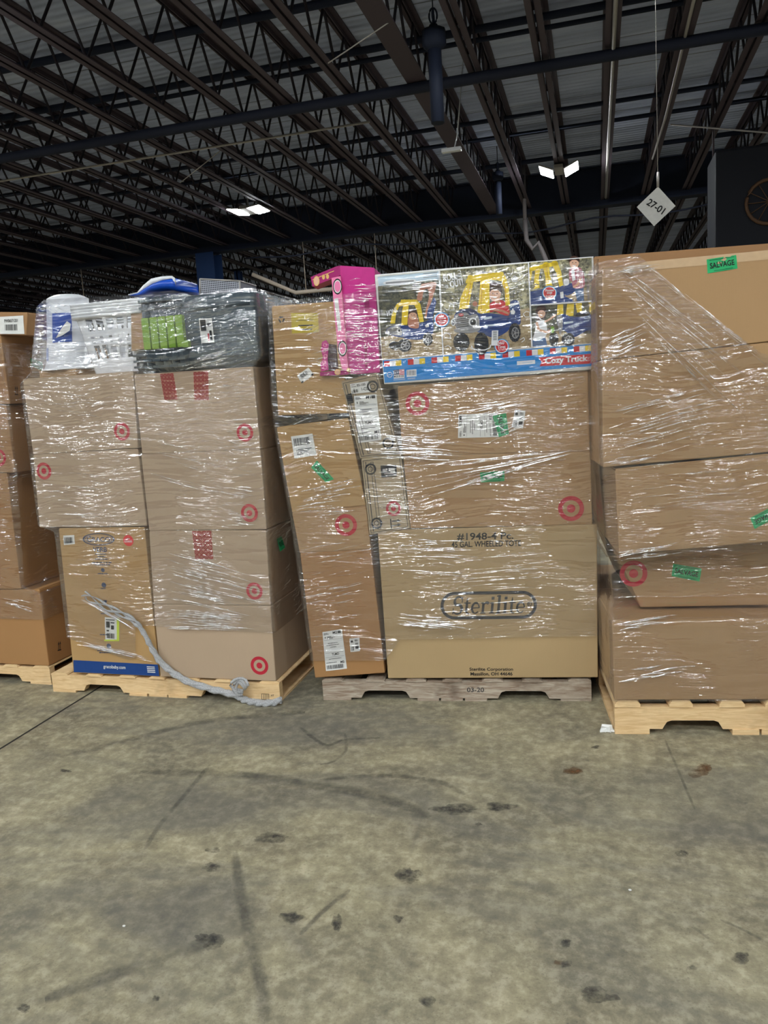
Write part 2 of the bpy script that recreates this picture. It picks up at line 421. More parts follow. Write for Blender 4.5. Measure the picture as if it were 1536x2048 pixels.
# ------------------------------------------------------------------ pallets
def pallet(pl, u0, label, width=1.22, depth=1.0, mat='wood', mark=None, dims=(.010, .080, .012)):
    root = thing('wooden_pallet', label, 'pallet', pl.pt(u0 + width / 2, 0, -depth / 2))
    P = lambda u, z, d: pl.pt(u0 + u, z, -d)
    T, SH, BB = dims
    rs = random.Random(int(u0 * 1000) + 5)
    for k in range(3):                                  # notched stringers
        d0 = (0, depth / 2 - .019, depth - .038)[k]
        prof = [(0, 0), (.19, 0)]
        def notch(a, b):
            r = .035; out = [(a, 0), (a + .006, .012), (a + r * .5, .03), (a + r, .036), (b - r, .036), (b - r * .5, .03), (b - .006, .012), (b, 0)]
            return out
        prof = [(0, 0)] + notch(.185, .415) + notch(width - .415, width - .185) + [(width, 0), (width, SH), (0, SH)]
        bm = bmesh.new()
        prism(bm, [P(u, BB + z, d0) for u, z in prof], -pl.n * .038)
        bmesh.ops.recalc_face_normals(bm, faces=bm.faces[:])
        st = sub('stringer', bm, M[mat], root)
        if k == 0 and mark:
            bm = bmesh.new(); f = quad(pl, mark[1]); mark[0](bm, lambda s, t, h=0: f(s, t, .001)); sub('stamp', bm, M['dark'], st)
    ws = [.1, .09, .095, .09, .095, .09, .1]; xs = [0, .21, .40, .57, .75, .93, width - .1]
    for x, w in zip(xs, ws):
        bm = bmesh.new(); e = rs.uniform(-.004, .008)
        c = .012
        prism(bm, [P(x, BB + SH, -e), P(x + w, BB + SH, -e), P(x + w, BB + SH + T * .5, -e), P(x + w - c, BB + SH + T + .002, -e), P(x + c, BB + SH + T + .002, -e), P(x, BB + SH + T * .5, -e)], -pl.n * (depth + e * 2))
        bmesh.ops.recalc_face_normals(bm, faces=bm.faces[:])
        sub('deck_board', bm, M[mat], root)
    for x, w in ((0, .135), (.45, .1), (.56, .1), (.67, .1), (width - .135, .135)):
        bm = bmesh.new(); e = rs.uniform(-.004, .006)
        a = P(x, 0, -e); v, f = prism(bm, [P(x, 0, -e), P(x + w, 0, -e), P(x + w, BB, -e), P(x, BB, -e)], -pl.n * (depth + e))
        bmesh.ops.recalc_face_normals(bm, faces=bm.faces[:])
        sub('bottom_board', bm, M[mat], root)
    return root

# ------------------------------------------------------------------ stretch film
def lerp_tab(tab, x):
    if x <= tab[0][0]: return tab[0][1:]
    for a, b in zip(tab, tab[1:]):
        if x <= b[0]:
            k = (x - a[0]) / max(1e-9, b[0] - a[0]); return tuple(p + (q - p) * k for p, q in zip(a[1:], b[1:]))
    return tab[-1][1:]
def wrap(pl, rows, zlo, zhi, depth, label, nf=150, nz=170, sides=(1, 1), mat='film', seed=0, amp=.002, out=.012):
    """rows: (z, uL, uR, off) of the load; zlo/zhi: (s, z) lower and upper film edge along the front, s from 0 left to 1 right"""
    bm = bmesh.new(); uvl = bm.loops.layers.uv.new('UVMap')
    path = []                                            # (kind, s)
    ns = 26
    if sides[0]: path += [('L', k / ns) for k in range(ns)]
    path += [('F', k / nf) for k in range(nf + 1)]
    if sides[1]: path += [('R', (k + 1) / ns) for k in range(ns)]
    grid = []; Z0 = min(z[1] for z in zlo); Z1 = max(z[1] for z in zhi)
    for kind, s in path:
        sf = {'L': 0, 'R': 1}.get(kind, s); lo = lerp_tab(zlo, sf)[0]; hi = lerp_tab(zhi, sf)[0]; colm = []
        for j in range(nz + 1):
            z = min(hi, max(lo, Z0 + (Z1 - Z0) * j / nz))
            uL, uR, of = lerp_tab(rows, z)
            uL -= out; uR += out; of += out
            if kind == 'F':
                u = uL + (uR - uL) * s; d = 0; e = min(u - uL, uR - u); rnd = .012 * max(0, 1 - e / .02) ** 2
                w = u; nn = noise.noise(Vector((u * 2.5, z * 16, seed))) + .5 * noise.noise(Vector((u * 7, z * 45, seed + 5)))
                p = pl.pt(u, z, of - rnd + amp * nn * min(1, e / .03))
            else:
                dd = depth * ((1 - s) if kind == 'L' else s); u = uL if kind == 'L' else uR
                nn = noise.noise(Vector((dd * 2.5 + 9, z * 16, seed)))
                p = pl.pt(u + (amp * 1.5 * nn) * (-1 if kind == 'L' else 1) * min(1, dd / .03), z, of - .012 - dd)
                w = (uL - dd) if kind == 'L' else uR + dd
            colm.append((bm.verts.new(p), (w, z)))
        grid.append(colm)
    for a, b in zip(grid, grid[1:]):
        for j in range(nz):
            if a[j][1][1] == a[j + 1][1][1] and b[j][1][1] == b[j + 1][1][1]: continue
            f = bm.faces.new((a[j][0], b[j][0], b[j + 1][0], a[j + 1][0])); f.smooth = True
            for lp, q in zip(f.loops, (a[j], b[j], b[j + 1], a[j + 1])): lp[uvl].uv = q[1]
    bmesh.ops.delete(bm, geom=[v for v in bm.verts if not v.link_faces], context='VERTS')
    base = pl.pt((rows[0][1] + rows[0][2]) / 2, min(z[1] for z in zlo), -depth / 2)
    o = link('stretch_wrap', bm, M[mat], None, True, origin=base)
    return tag(o, label, 'stretch wrap')

# ================================================================== THE HALL
ZB = 5.8                                         # underside of the joists
ZT = 6.55                                        # top chords / deck
def structure(name, bm, m, parent=None):
    o = link(name, bm, m, parent); o['kind'] = 'structure'; return o
bm = bmesh.new(); box(bm, (-26, -14, -.2), (14, 42, 0)); floor = structure('floor', bm, M['floor'])
bm = bmesh.new(); box(bm, (-26, -14, ZT + .03), (14, 42, ZT + .2)); structure('ceiling', bm, M['deck'])
for nm, a, b in (('wall_back', (-26, 42, 0), (14, 42.2, ZT)), ('wall_left', (-26.2, -14, 0), (-26, 42, ZT)), ('wall_right', (14, -14, 0), (14.2, 42, ZT)), ('wall_front', (-26, -14.2, 0), (14, -14, ZT))):
    bm = bmesh.new(); box(bm, a, b); structure(nm, bm, M['wall'])

def make_joist(x, y0, y1, wide=.19, step=.88, detail=True):
    root = thing('roof_joist', '', 'roof joist', (x, (y0 + y1) / 2, ZB))
    bm = bmesh.new(); w = wide / 2
    for s in (-1, 1):                            # double angle: two L shapes with a gap between
        a, b = sorted((s * .014, s * w))
        box(bm, (x + a, y0, ZB), (x + b, y1, ZB + .012))
        a, b = sorted((s * .014, s * .024))
        box(bm, (x + a, y0, ZB), (x + b, y1, ZB + .07))
    sub('bottom_chord', bm, M['steel'], root)
    bm = bmesh.new()
    for s in (-1, 1):
        a, b = sorted((s * .014, s * w)); box(bm, (x + a, y0, ZT), (x + b, y1, ZT + .028))
        a, b = sorted((s * .014, s * .026)); box(bm, (x + a, y0, ZT - .06), (x + b, y1, ZT + .028))
    sub('top_chord', bm, M['steel'], root)
    bm = bmesh.new(); y = y0 + .1; k = 0
    while y + step / 2 < y1:
        z0, z1 = (ZB + .03, ZT - .02) if k % 2 == 0 else (ZT - .02, ZB + .03)
        tube(bm, [(x, y, z0), (x, y + step / 2, z1)], .02, 5, caps=False); y += step / 2; k += 1
    sub('web_bars', bm, M['web'], root)
    return root
def dup(root, loc):
    r = root.copy(); COL.objects.link(r); r.location = loc; ORG[r.name] = Vector(loc)
    for ch in list(root.children):
        c = ch.copy(); COL.objects.link(c); c.parent = r; ORG[c.name] = Vector(loc)
        for g in ch.children:
            d = g.copy(); COL.objects.link(d); d.parent = c; ORG[d.name] = Vector(loc)
    return r
GY = 20.3
j1 = make_joist(-6.12, -13.8, GY); j2 = make_joist(-6.12, GY + .1, 41.8)
xs = [-6.12 + .915 * k for k in range(-21, 21) if k and not (-2.6 < -6.12 + .915 * k < -1.9)] + [-2.36]
for x in xs:
    dup(j1, (x, j1.location.y, ZB)); dup(j2, (x, j2.location.y, ZB))
for o in [o for o in bpy.data.objects if o.name.startswith('roof_joist')]:
    near = o.location.y < GY
    o['label'] = 'dark open-web joist under the roof deck, nearer than the deep cross girder' if near else 'dark open-web joist in the far bay, beyond the deep cross girder'
    o['group'] = 'roof joists of the near bay' if near else 'roof joists of the far bay'
# the heavy chord between the fourth and sixth joists
bm = bmesh.new(); box(bm, (-2.5, -13.8, ZB - .03), (-2.22, GY - .05, ZB - .01)); box(bm, (-2.375, -13.8, ZB - .01), (-2.345, GY - .05, ZB + .16))
tag(link('tie_beam', bm, M['steel'], None, origin=(-2.36, 3, ZB)), 'wide dark steel tie beam running under one joist towards the cross girder', 'beam')

def bar(name, x0, x1, y, z, r, m, label, cat, group=None, y1=None, z1=None):
    bm = bmesh.new(); tube(bm, [(x0, y, z), (x1, y if y1 is None else y1, z if z1 is None else z1)], r, 10)
    o = link(name, bm, m, None, origin=((x0 + x1) / 2, y, z)); return tag(o, label, cat, group)
bar('sprinkler_main', -25.9, 13.9, 11.45, ZB - .1, .075, M['pipe_dark'], 'thick dark sprinkler pipe crossing just below the joists', 'pipe')
for y, r in ((10.25, .055), (11.75, .052), (12.1, .035), (15.55, .04), (16.6, .04), (18.6, .05), (23.5, .05), (27.5, .05)):
    bar('bridging_bar', -25.9, 13.9, y, ZT - .1, r, M['girder'], 'dark bridging bar crossing between the joist webs', 'bridging bar', 'bridging bars between the joists')
bar('sprinkler_branch', -25.9, -3.4, 12.6, ZB - .05, .018, M['conduit'], 'thin grey pipe crossing under the joists left of the wide tie beam', 'pipe')
for x, r, a in ((.30, .028, 'straight pale conduit under the joist above the right-hand pallet lamps'), ):
    bm = bmesh.new(); tube(bm, [(x, 2, ZB - .04), (x, 19.9, ZB - .04)], r, 8)
    tag(link('conduit', bm, M['conduit'], None, origin=(x, 10, ZB)), 'thin pale conduit running straight along a joist right of the right-hand lamp', 'conduit')
bm = bmesh.new(); tube(bm, [(1.22, 2, ZB - .03), (1.24, 8.2, ZB - .03), (1.17, 9.2, ZB - .05), (1.2, 14.6, ZB - .05), (1.16, 17, ZB - .05)], .022, 8)
tag(link('conduit', bm, M['conduit'], None, origin=(1.2, 10, ZB)), 'slightly bent conduit strapped along the joist above the hanging aisle sign', 'conduit')
bm = bmesh.new(); tube(bm, [(3.4, 8, ZB), (3.3, 11, ZB - .1), (3.0, 14.6, ZB - .55), (1.3, 14.8, ZB - .1)], .014, 8)
tag(link('power_cable', bm, M['conduit'], None, origin=(3, 12, ZB)), 'loose cable sagging between joists at the far right of the ceiling', 'cable')
bm = bmesh.new(); pts = [(-9 + t * .5, 19.75 - .25 * math.sin(t * .35), ZB - .5 - .12 * math.sin(t * .52) ** 2) for t in range(0, 30)]
tube(bm, pts, .022, 6); tag(link('power_cable', bm, M['pipe_dark'], None, origin=(-2, 19.7, ZB - .5)), 'dark cable looping along the face of the cross girder', 'cable')

# cross girder and its columns
root = thing('cross_girder', 'deep dark steel girder crossing the hall and carrying the joists', 'girder', (-6, GY, ZB - .1))
bm = bmesh.new(); box(bm, (-25.9, GY - .17, ZB - .16), (13.9, GY + .17, ZB - .12)); sub('bottom_flange', bm, M['girder'], root)
bm = bmesh.new(); box(bm, (-25.9, GY - .012, ZB - .12), (13.9, GY + .012, ZT - .02)); sub('girder_web', bm, M['girder'], root)
bm = bmesh.new(); box(bm, (-25.9, GY - .17, ZT - .02), (13.9, GY + .17, ZT)); sub('top_flange', bm, M['girder'], root)
M['column'] = flat('blue_painted_column', (34, 58, 100), .6)
def column(x, y, w, label):
    r = thing('steel_column', label, 'column', (x, y, 0))
    bm = bmesh.new(); box(bm, (x - w, y - w, .02), (x + w, y - w + .03, ZB - .16)); box(bm, (x - w, y + w - .03, .02), (x + w, y + w, ZB - .16)); box(bm, (x - .02, y - w, .02), (x + .02, y + w, ZB - .16)); sub('shaft', bm, M['column'], r)
    bm = bmesh.new(); box(bm, (x - w * 1.4, y - w * 1.4, 0), (x + w * 1.4, y + w * 1.4, .02)); sub('base_plate', bm, M['column'], r)
column(-10.35, GY, .27, 'blue steel column under the cross girder, behind the storage totes')
column(-10.9, 23.3, .1, 'slim blue post just right of and behind the wide column')
bar('sprinkler_pipe', -25.9, -10.6, 22.5, 4.75, .09, M['pipe_pale'], 'pale pipe running level behind the laundry baskets, left of the blue column', 'pipe', None, 22.5, 4.75)
bm = bmesh.new(); tube(bm, [(-8.9, 19.9, 4.9), (-7.8, 20.2, 4.35), (-5.0, 20.2, 4.35)], .055, 10)
for x in (-7.5, -5.5): tube(bm, [(x, 20.2, 4.36), (x, 20.2, ZB - .15)], .012, 6)
tag(link('sprinkler_pipe', bm, M['pipe_pale'], None, origin=(-7.5, 20, 4.6)), 'pale pipe with a bend, right of the blue column and left of the pink carton', 'pipe')
bm = bmesh.new(); tube(bm, [(-18.5, 19.4, 4.75), (-15.2, 20.4, 4.15), (-13.5, 20.6, 4.15)], .065, 10); tube(bm, [(-14.5, 20.3, 4.15), (-14.5, 20.3, ZB - .15)], .012, 6); tube(bm, [(-16.6, 19.98, 4.4), (-16.9, 19.98, 4.1)], .04, 8)
tag(link('sprinkler_pipe', bm, M['pipe_pale'], None, origin=(-16, 20, 4.6)), 'pale bent pipe with a stub at the far left behind the stacks', 'pipe')
bm = bmesh.new(); A = on_y(1053, 480, 19.2); B = on_y(1065, 498, 19.2); C_ = on_y(1077, 485, 19.2); D = on_y(1092, 520, 19.2); E_ = on_y(1050, 440, 19.2)
tube(bm, [E_, A, B, C_, (C_ + D) / 2, D, D + Vector((.1, 0, -1.2))], .055, 8); tube(bm, [E_, Vector((E_.x, E_.y, ZT + .03))], .045, 8)
tag(link('sprinkler_drop', bm, M['pipe_dim'], None, origin=B), 'pale pipe dropping in a hook under the girder above the toy truck carton', 'pipe')

# dark hanging sprinkler fittings: ring, cap and pipe
def fitting(px, py, Y, s, label):
    top = on_y(px, py, Y); r = thing('pipe_hanger', label, 'pipe hanger', top)
    bm = bmesh.new()
    for a in (0, math.pi / 2):
        pts = [top + Vector((math.cos(a) * math.cos(t) * .05 * s, math.sin(a) * math.cos(t) * .05 * s, math.sin(t) * .09 * s)) for t in [k * math.pi / 8 for k in range(17)]]
        tube(bm, pts, .012 * s, 6, caps=False)
    if top.z < ZT: tube(bm, [top, Vector((top.x, top.y, ZT + .03))], .008, 5)
    sub('ring', bm, M['girder'], r)
    bm = bmesh.new(); c = top - Vector((0, 0, .1 * s))
    tube(bm, [c, c - Vector((0, 0, .04 * s)), c - Vector((0, 0, .07 * s)), c - Vector((0, 0, .24 * s)), c - Vector((0, 0, .3 * s))], 0, 10, radii=[.05 * s, .07 * s, .15 * s, .15 * s, .08 * s])
    sub('clamp', bm, M['girder'], r)
    bm = bmesh.new(); tube(bm, [c - Vector((0, 0, .28 * s)), c - Vector((0, 0, 1.15 * s))], .085 * s, 10); sub('drop_pipe', bm, M['girder'], r)
fitting(866, 32, 10.2, 1.0, 'dark hanging pipe fitting with a ring on top, near the top of the tie beam')
fitting(995, 332, 17.6, .8, 'small dark pipe fitting with a ring, left of the right-hand lamp')

# LED high bay lamps: housing and two glowing panels each
def lamp(x, y, tilt, label, group=None, z=ZB - .12, yaw=0.0):
    r = thing('ceiling_lamp', label, 'ceiling lamp', (x, y, z), group)
    R = Matrix.Translation((x, y, z)) @ Matrix.Rotation(yaw, 4, 'Z')
    bm = bmesh.new(); box(bm, (-.09, -.30, .02), (.09, .30, .09), R, bev=.01); box(bm, (-.015, -.015, .09), (.015, .015, .45), R)
    sub('lamp_housing', bm, M['conduit'], r)
    for s in (-1, 1):
        T = R @ Matrix.Translation((s * .25, 0, .03)) @ Matrix.Rotation(-s * tilt, 4, 'Y')
        bm = bmesh.new(); box(bm, (-.15, -.32, .006), (.15, .32, .035), T, bev=.004); p = sub('panel_tray', bm, M['conduit'], r)
        bm = bmesh.new(); box(bm, (-.135, -.30, -.004), (.135, .30, .005), T); sub('led_panel', bm, M['led'], p)
A = on_z(497, 425, ZB - .12); B = on_z(1118, 345, ZB - .12)
lamp(A.x, A.y, .12, 'lit twin-panel lamp under the joists, the left of the two in view')
lamp(B.x, B.y, .42, 'lit twin-panel lamp under the joists, the right of the two, above the toy carton')
dx = B.x - A.x
for k, (x, y) in enumerate([(B.x + dx, B.y)] + [(B.x + dx * i, B.y - 8.9 * j) for j in (1, 2, 3) for i in (-2, -1, 0, 1)] + [(A.x - 2 * dx, A.y)] + [(A.x - dx * (i - 1.5), 35.0) for i in range(5)] + [(x_, -5.0) for x_ in (-10.0, -7.5, -5.0, -2.5, 0.0, 2.5, 5.0)]):  # far row and far-left lamp: added out of view to brighten the far ceiling
    lamp(x, y, .2, 'twin-panel LED lamp out of view, some of these added to brighten the far ceiling', 'other ceiling lamps')

# hanging aisle sign
c = on_y(1312, 413, 7.6); r = thing('aisle_sign', 'small white diamond sign with black numbers hanging on a wire from the ceiling', 'sign', c)
h = .165; n = Vector((-.16, -1, -.12)).normalized(); u = Vector((0, 0, 1)).cross(-n).normalized() * -1
u = (-n).cross(Vector((0, 0, 1))).normalized(); w = u.cross(-n).normalized(); w = -w if w.z < 0 else w
if u.x < 0: u = -u
bm = bmesh.new(); ang = .12
uu = u * math.cos(ang) - w * math.sin(ang); ww = u * math.sin(ang) + w * math.cos(ang)
prism(bm, [c + ww * h, c - uu * h, c - ww * h * 1.0, c + uu * h], -n * .004); bmesh.ops.recalc_face_normals(bm, faces=bm.faces[:]); p = sub('sign_board', bm, M['paper'], r)
bm = bmesh.new(); t = uu * .8 - ww * .5; t.normalize(); v = ww * .8 + uu * .5; v.normalize()
f = lambda s, q, h_=0: c + t * (s - .5) * .17 - v * (q - .5) * .06 + n * .004
put_text(bm, f, '27-01', (0, 0, 1, 1), .02); sub('sign_number', bm, M['black'], p)
bm = bmesh.new(); tube(bm, [c + ww * h * .96, Vector((c.x, c.y, ZB))], .003, 5); tube(bm, [c + ww * h * .96 + Vector((0, 0, .0)), c + ww * h + Vector((0, 0, .12))], .012, 6); sub('sign_wire', bm, M['conduit'], r)

# dark hanging heater at the right
c = on_y(1525, 405, 15.0); r = thing('unit_heater', 'large dark heater unit hanging below the roof at the far right', 'heater', c)
bm = bmesh.new(); box(bm, c + Vector((-.75, .0, -.75)), c + Vector((1.4, 1.0, .95)), bev=.05); sub('heater_body', bm, M['heater'], r)
bm = bmesh.new()
for a in range(1): tube(bm, [c + Vector((.1 + math.cos(t) * .36, -.03, math.sin(t) * .36)) for t in [k * math.pi / 12 for k in range(25)]], .03, 8, caps=False)
for k in range(6): a = k * math.pi / 6; tube(bm, [c + Vector((.1 + math.cos(a) * .34, -.03, math.sin(a) * .34)), c + Vector((.1 - math.cos(a) * .34, -.03, -math.sin(a) * .34))], .008, 5)
sub('fan_guard', bm, flat('rusty_brown_ring', (96, 70, 50), .6), r)
for sx in (-1, 1):
    bm = bmesh.new(); tube(bm, [c + Vector((.1 + sx * .8, .6, .9)), Vector((c.x + .1 + sx * .8, c.y + .6, ZT + .03))], .02, 6); sub('hanger_rod', bm, M['steel'], r)
c = on_y(903, 300, 13.0)
bm = bmesh.new(); box(bm, c + Vector((-.16, -.05, -.03)), c + Vector((.16, .05, .03)), bev=.01); tube(bm, [c + Vector((.05, 0, .03)), c + Vector((.1, 0, .2)), Vector((c.x + .25, c.y, ZT + .03))], .01, 6)
tag(link('motion_sensor', bm, M['white_plastic'], None, origin=c), 'small white sensor box hanging under a joist in the middle of the ceiling', 'sensor')
for a, b, Y, lb in (((770, 50), (688, 105), 9.6, 'thin pale wire stretched diagonally near the tie beam'), ((430, 310), (380, 350), 13.0, 'thin pale wire among the joists left of the left-hand lamp')):
    bm = bmesh.new(); A_ = on_y(*a, Y); B_ = on_y(*b, Y); tube(bm, [A_ + (A_ - B_) * .2, A_, B_, B_ + (B_ - A_) * .4], .008, 5)
    tag(link('hanger_wire', bm, M['conduit'], None, origin=A_), lb, 'wire')

# ------------------------------------------------------------------ marks on the floor
def ribbon(pts, w, m, name, h=.0012):
    bm = bmesh.new(); uvl = bm.loops.layers.uv.new('UVMap')
    ps = [on_z(x, y, 0) for x, y in pts]
    sm = []
    for i in range(len(ps) - 1):
        p0, p1, p2, p3 = ps[max(i - 1, 0)], ps[i], ps[i + 1], ps[min(i + 2, len(ps) - 1)]
        for k in range(8):
            t = k / 8; sm.append(.5 * ((2 * p1) + (p2 - p0) * t + (2 * p0 - 5 * p1 + 4 * p2 - p3) * t * t + (3 * p1 - p0 - 3 * p2 + p3) * t ** 3))
    sm.append(ps[-1]); L = []
    for i, p in enumerate(sm):
        d = (sm[min(i + 1, len(sm) - 1)] - sm[max(i - 1, 0)]).normalized(); nn = Vector((-d.y, d.x, 0)); k = min(1, 6 * min(i, len(sm) - 1 - i) / len(sm) + .45)
        L.append([bm.verts.new(p + nn * w * k * q + Vector((0, 0, h))) for q in (-1, 0, 1)])
    for i in range(len(L) - 1):
        for q in (0, 1):
            f = bm.faces.new((L[i][q], L[i][q + 1], L[i + 1][q + 1], L[i + 1][q]))
            for lp, vv in zip(f.loops, (q, q + 1, q + 1, q)): lp[uvl].uv = (0, abs(vv - 1) * .95)
    bmesh.ops.recalc_face_normals(bm, faces=bm.faces[:])
    o = sub(name, bm, m, floor); return o
def blot(px, py, rx, ry, m, seed=0, name='oil_stain', h=.0016):
    bm = bmesh.new(); uvl = bm.loops.layers.uv.new('UVMap'); c = on_z(px, py, h); n = 44; rs = random.Random(seed)
    ex = (on_z(px + rx, py, h) - c); ey = (on_z(px, py + ry, h) - c)
    cv = bm.verts.new(c); rim = []
    for i in range(n):
        a = 2 * math.pi * i / n; k = .8 + .55 * noise.noise(Vector((math.cos(a) * .9, math.sin(a) * .9, seed * 3.1))) + .2 * noise.noise(Vector((math.cos(a) * 4, math.sin(a) * 4, seed * 1.7)))
        rim.append(bm.verts.new(c + ex * math.cos(a) * k + ey * math.sin(a) * k))
    for i in range(n):
        f = bm.faces.new((cv, rim[(i + 1) % n], rim[i]))
        for lp, vv in zip(f.loops, (0, .7, .7)): lp[uvl].uv = (0, vv)
    bmesh.ops.recalc_face_normals(bm, faces=bm.faces[:]); sub(name, bm, m, floor)
bm = bmesh.new(); a = on_z(-40, 1523); b = on_z(178, 1388); d = (b - a).normalized(); a -= d * 1; b += d * 3; nn = Vector((-d.y, d.x, 0)) * .006
bm.faces.new([bm.verts.new(p + Vector((0, 0, .001))) for p in (a - nn, b - nn, b + nn, a + nn)]); bmesh.ops.recalc_face_normals(bm, faces=bm.faces[:])
sub('expansion_joint', bm, M['joint'], floor)
for pts, w in (([(470, 1705), (485, 1810), (505, 1900), (520, 1960), (532, 2060)], .02), ([(120, 1515), (260, 1480), (400, 1445), (540, 1430), (610, 1425)], .03), ([(280, 1545), (480, 1550), (650, 1575), (770, 1600), (860, 1635)], .035),
               ([(640, 1560), (760, 1552), (870, 1562), (930, 1590)], .016), ([(690, 1468), (692, 1500), (670, 1522), (640, 1530)], .009), ([(420, 1530), (370, 1590), (320, 1650), (290, 1700)], .012), ([(700, 1780), (650, 1820), (600, 1870)], .01),
               ([(90, 2000), (220, 1950), (330, 1920), (430, 1880)], .03), ([(1330, 1480), (1360, 1550), (1390, 1620)], .006), ([(1440, 1840), (1490, 1862), (1540, 1890)], .006), ([(600, 1455), (650, 1490), (690, 1480), (760, 1476)], .012), ([(1374, 1846), (1400, 1865), (1418, 1878)], .006)):
    ribbon(pts, w, M['scuff'], 'tyre_mark')
for i, (x, y, rx, ry) in enumerate([(540, 1675, 40, 14), (905, 1618, 60, 14), (1000, 1615, 40, 10), (425, 1735, 22, 12), (820, 1748, 26, 22), (585, 1835, 28, 16), (420, 1880, 36, 20), (675, 1845, 14, 24), (1478, 1915, 26, 14), (1133, 1928, 12, 9), (855, 2005, 18, 14), (48, 2018, 16, 12), (796, 1838, 12, 8), (1130, 1885, 14, 9), (312, 1996, 9, 7), (1365, 1707, 16, 8), (427, 1700, 16, 7), (130, 1542, 14, 5), (958, 1648, 9, 4), (1190, 1494, 9, 4), (1385, 1935, 14, 6), (1200, 1990, 40, 20)]):
    blot(x, y, rx, ry, M['oil'], i)
M['rust'] = mat_stain('rust_stain', (104, 70, 40), .8, 12)
blot(1402, 1540, 26, 16, M['rust'], 50, 'rust_stain'); blot(1148, 1540, 26, 10, M['rust'], 51, 'rust_stain'); blot(1115, 1925, 9, 6, M['rust'], 52, 'rust_stain')
c = on_z(1212, 1463)
bm = bmesh.new(); rs = random.Random(3)
for (a, b, w, hh) in ((-.02, .02, .016, .03), (-.012, .03, .012, .012), (.0, .012, .02, .022)):
    for k in range(4):
        p = [c + Vector((a + rs.uniform(-.01, .01), rs.uniform(-.015, .015), .001)), c + Vector((b + rs.uniform(-.01, .01), rs.uniform(-.015, .015), .002)), c + Vector((b + .004, rs.uniform(-.01, .01), hh * rs.uniform(.4, 1))), c + Vector((a + .004, rs.uniform(-.01, .01), hh * rs.uniform(.4, 1)))]
        prism(bm, p, Vector((.0005, .001, .0005)))
bmesh.ops.recalc_face_normals(bm, faces=bm.faces[:])
tag(link('paper_scrap', bm, M['paper'], None, origin=c), 'crumpled white scrap of paper on the floor between the two right-hand pallets', 'paper scrap')
for x, y, lb in ((248, 1853, 'tiny white chip lying on the concrete in the left foreground'), (1260, 1781, 'tiny white chip lying on the concrete in the right foreground')):
    c = on_z(x, y); bm = bmesh.new(); bmesh.ops.create_icosphere(bm, subdivisions=1, radius=.004)
    for v in bm.verts: v.co = Vector((v.co.x * 1.3, v.co.y, v.co.z * .5)) + c + Vector((0, 0, .002))
    tag(link('paper_chip', bm, M['paper'], None, origin=c), lb, 'debris')

# ================================================================== PALLETS
def stamp2(bm, f):
    put_rect(bm, f, (0, 0, .55, .06)); put_rect(bm, f, (0, .94, .55, 1)); put_rect(bm, f, (0, 0, .03, 1)); put_rect(bm, f, (.52, 0, .55, 1)); put_rect(bm, f, (.14, .1, .17, .9))
    for k in range(4): put_rect(bm, f, (.22, .15 + k * .2, .48, .21 + k * .2))
    put_text(bm, f, 'HT', (.68, .1, .9, .45))
pallet(P1, -1.22, 'pale wooden pallet under the stack at the left edge', depth=1.0)
pallet(P2, 0.0, 'pale wooden pallet under the stroller carton and bullseye cartons, with twisted film in front', width=1.262, mark=(stamp2, [(523, 1387), (551, 1388), (551, 1399), (523, 1399)]))
pallet(P3, 0.0, 'weathered grey-white pallet with chipped paint under the tote carton', width=1.235, mat='woodw', mark=(lambda bm, f: put_text(bm, f, '03-20', (0, 0, 1, 1), .01), [(934, 1375), (968, 1375), (968, 1384), (934, 1384)]))
pallet(P4, 0.0, 'pale wooden pallet with wide gaps between boards at the right', dims=(.026, .092, .022))

# ================================================================== STACK AT THE LEFT EDGE
def arrows(parent, pl, corners, off=0.0, name='printed_arrows', sideways=False):
    bm = bmesh.new(); f = quad(pl, corners, off); g = lambda s, t, h=0: f(s, t, .0014)
    for x in (.2, .65):
        put_rect(bm, g, (x, .3, x + .12, .85)); vs = [bm.verts.new(g(a, b)) for a, b in ((x - .12, .34), (x + .24, .34), (x + .06, .0))]; bm.faces.new(vs)
    put_rect(bm, g, (0, .9, 1, 1)); bmesh.ops.recalc_face_normals(bm, faces=bm.faces[:]); return sub(name, bm, M['black'], parent)
b = carton(P1, [(-320, 622), (55, 626), (52, 670), (-320, 664)], .32, CB_BROWN, 'low carton with a big white barcode label, topmost at the left edge')
def bignum(bm, f):
    put_text(bm, f, 'PW06571201', (.25, .16, .78, .34), .01); put_bars(bm, f, (.27, .46, .76, .80), 22, seed=4)
sticker(b, P1, [(-3, 634), (47, 631), (49, 668), (-3, 668)], draw=bignum, name='barcode_label')
class Side(Plane):
    """the right-hand face of a stack as a plane of its own"""
    def __init__(s, pl, u):
        s.o = pl.pt(u, 0); s.u = -pl.n; s.n = pl.u.copy(); s.yaw = 0
b = carton(P1, [(-330, 672), (1, 671), (20, 808), (-320, 812)], .95, CB_BROWN, 'large carton under the barcode-label carton at the left edge', cbmat=None)
sd = Side(P1, P1.uz(10, 740)[0] + .002)
salvage(b, sd, [(60, 716), (84, 724), (86, 744), (62, 731)])
arrows(b, sd, [(28, 772), (36, 772), (36, 790), (29, 790)])
b = carton(P1, [(-320, 815), (12, 812), (30, 945), (-310, 950)], .95, CB_BROWN, 'bullseye carton cut by the left edge of the view, above a plain taller one')
bullseye(b, P1, -2, 915, 17)
carton(P1, [(-310, 952), (14, 948), (42, 1178), (-290, 1182)], .95, CB_ORANGE, 'tall plain brown carton in the left-edge stack, second from its bottom')
b = carton(P1, [(-290, 1186), (79, 1180), (98, 1332), (-280, 1331)], .95, CB_ORANGE, 'wide orange-brown carton at the bottom of the left-edge stack')
sd = Side(P1, P1.uz(98, 1332)[0] + .004)
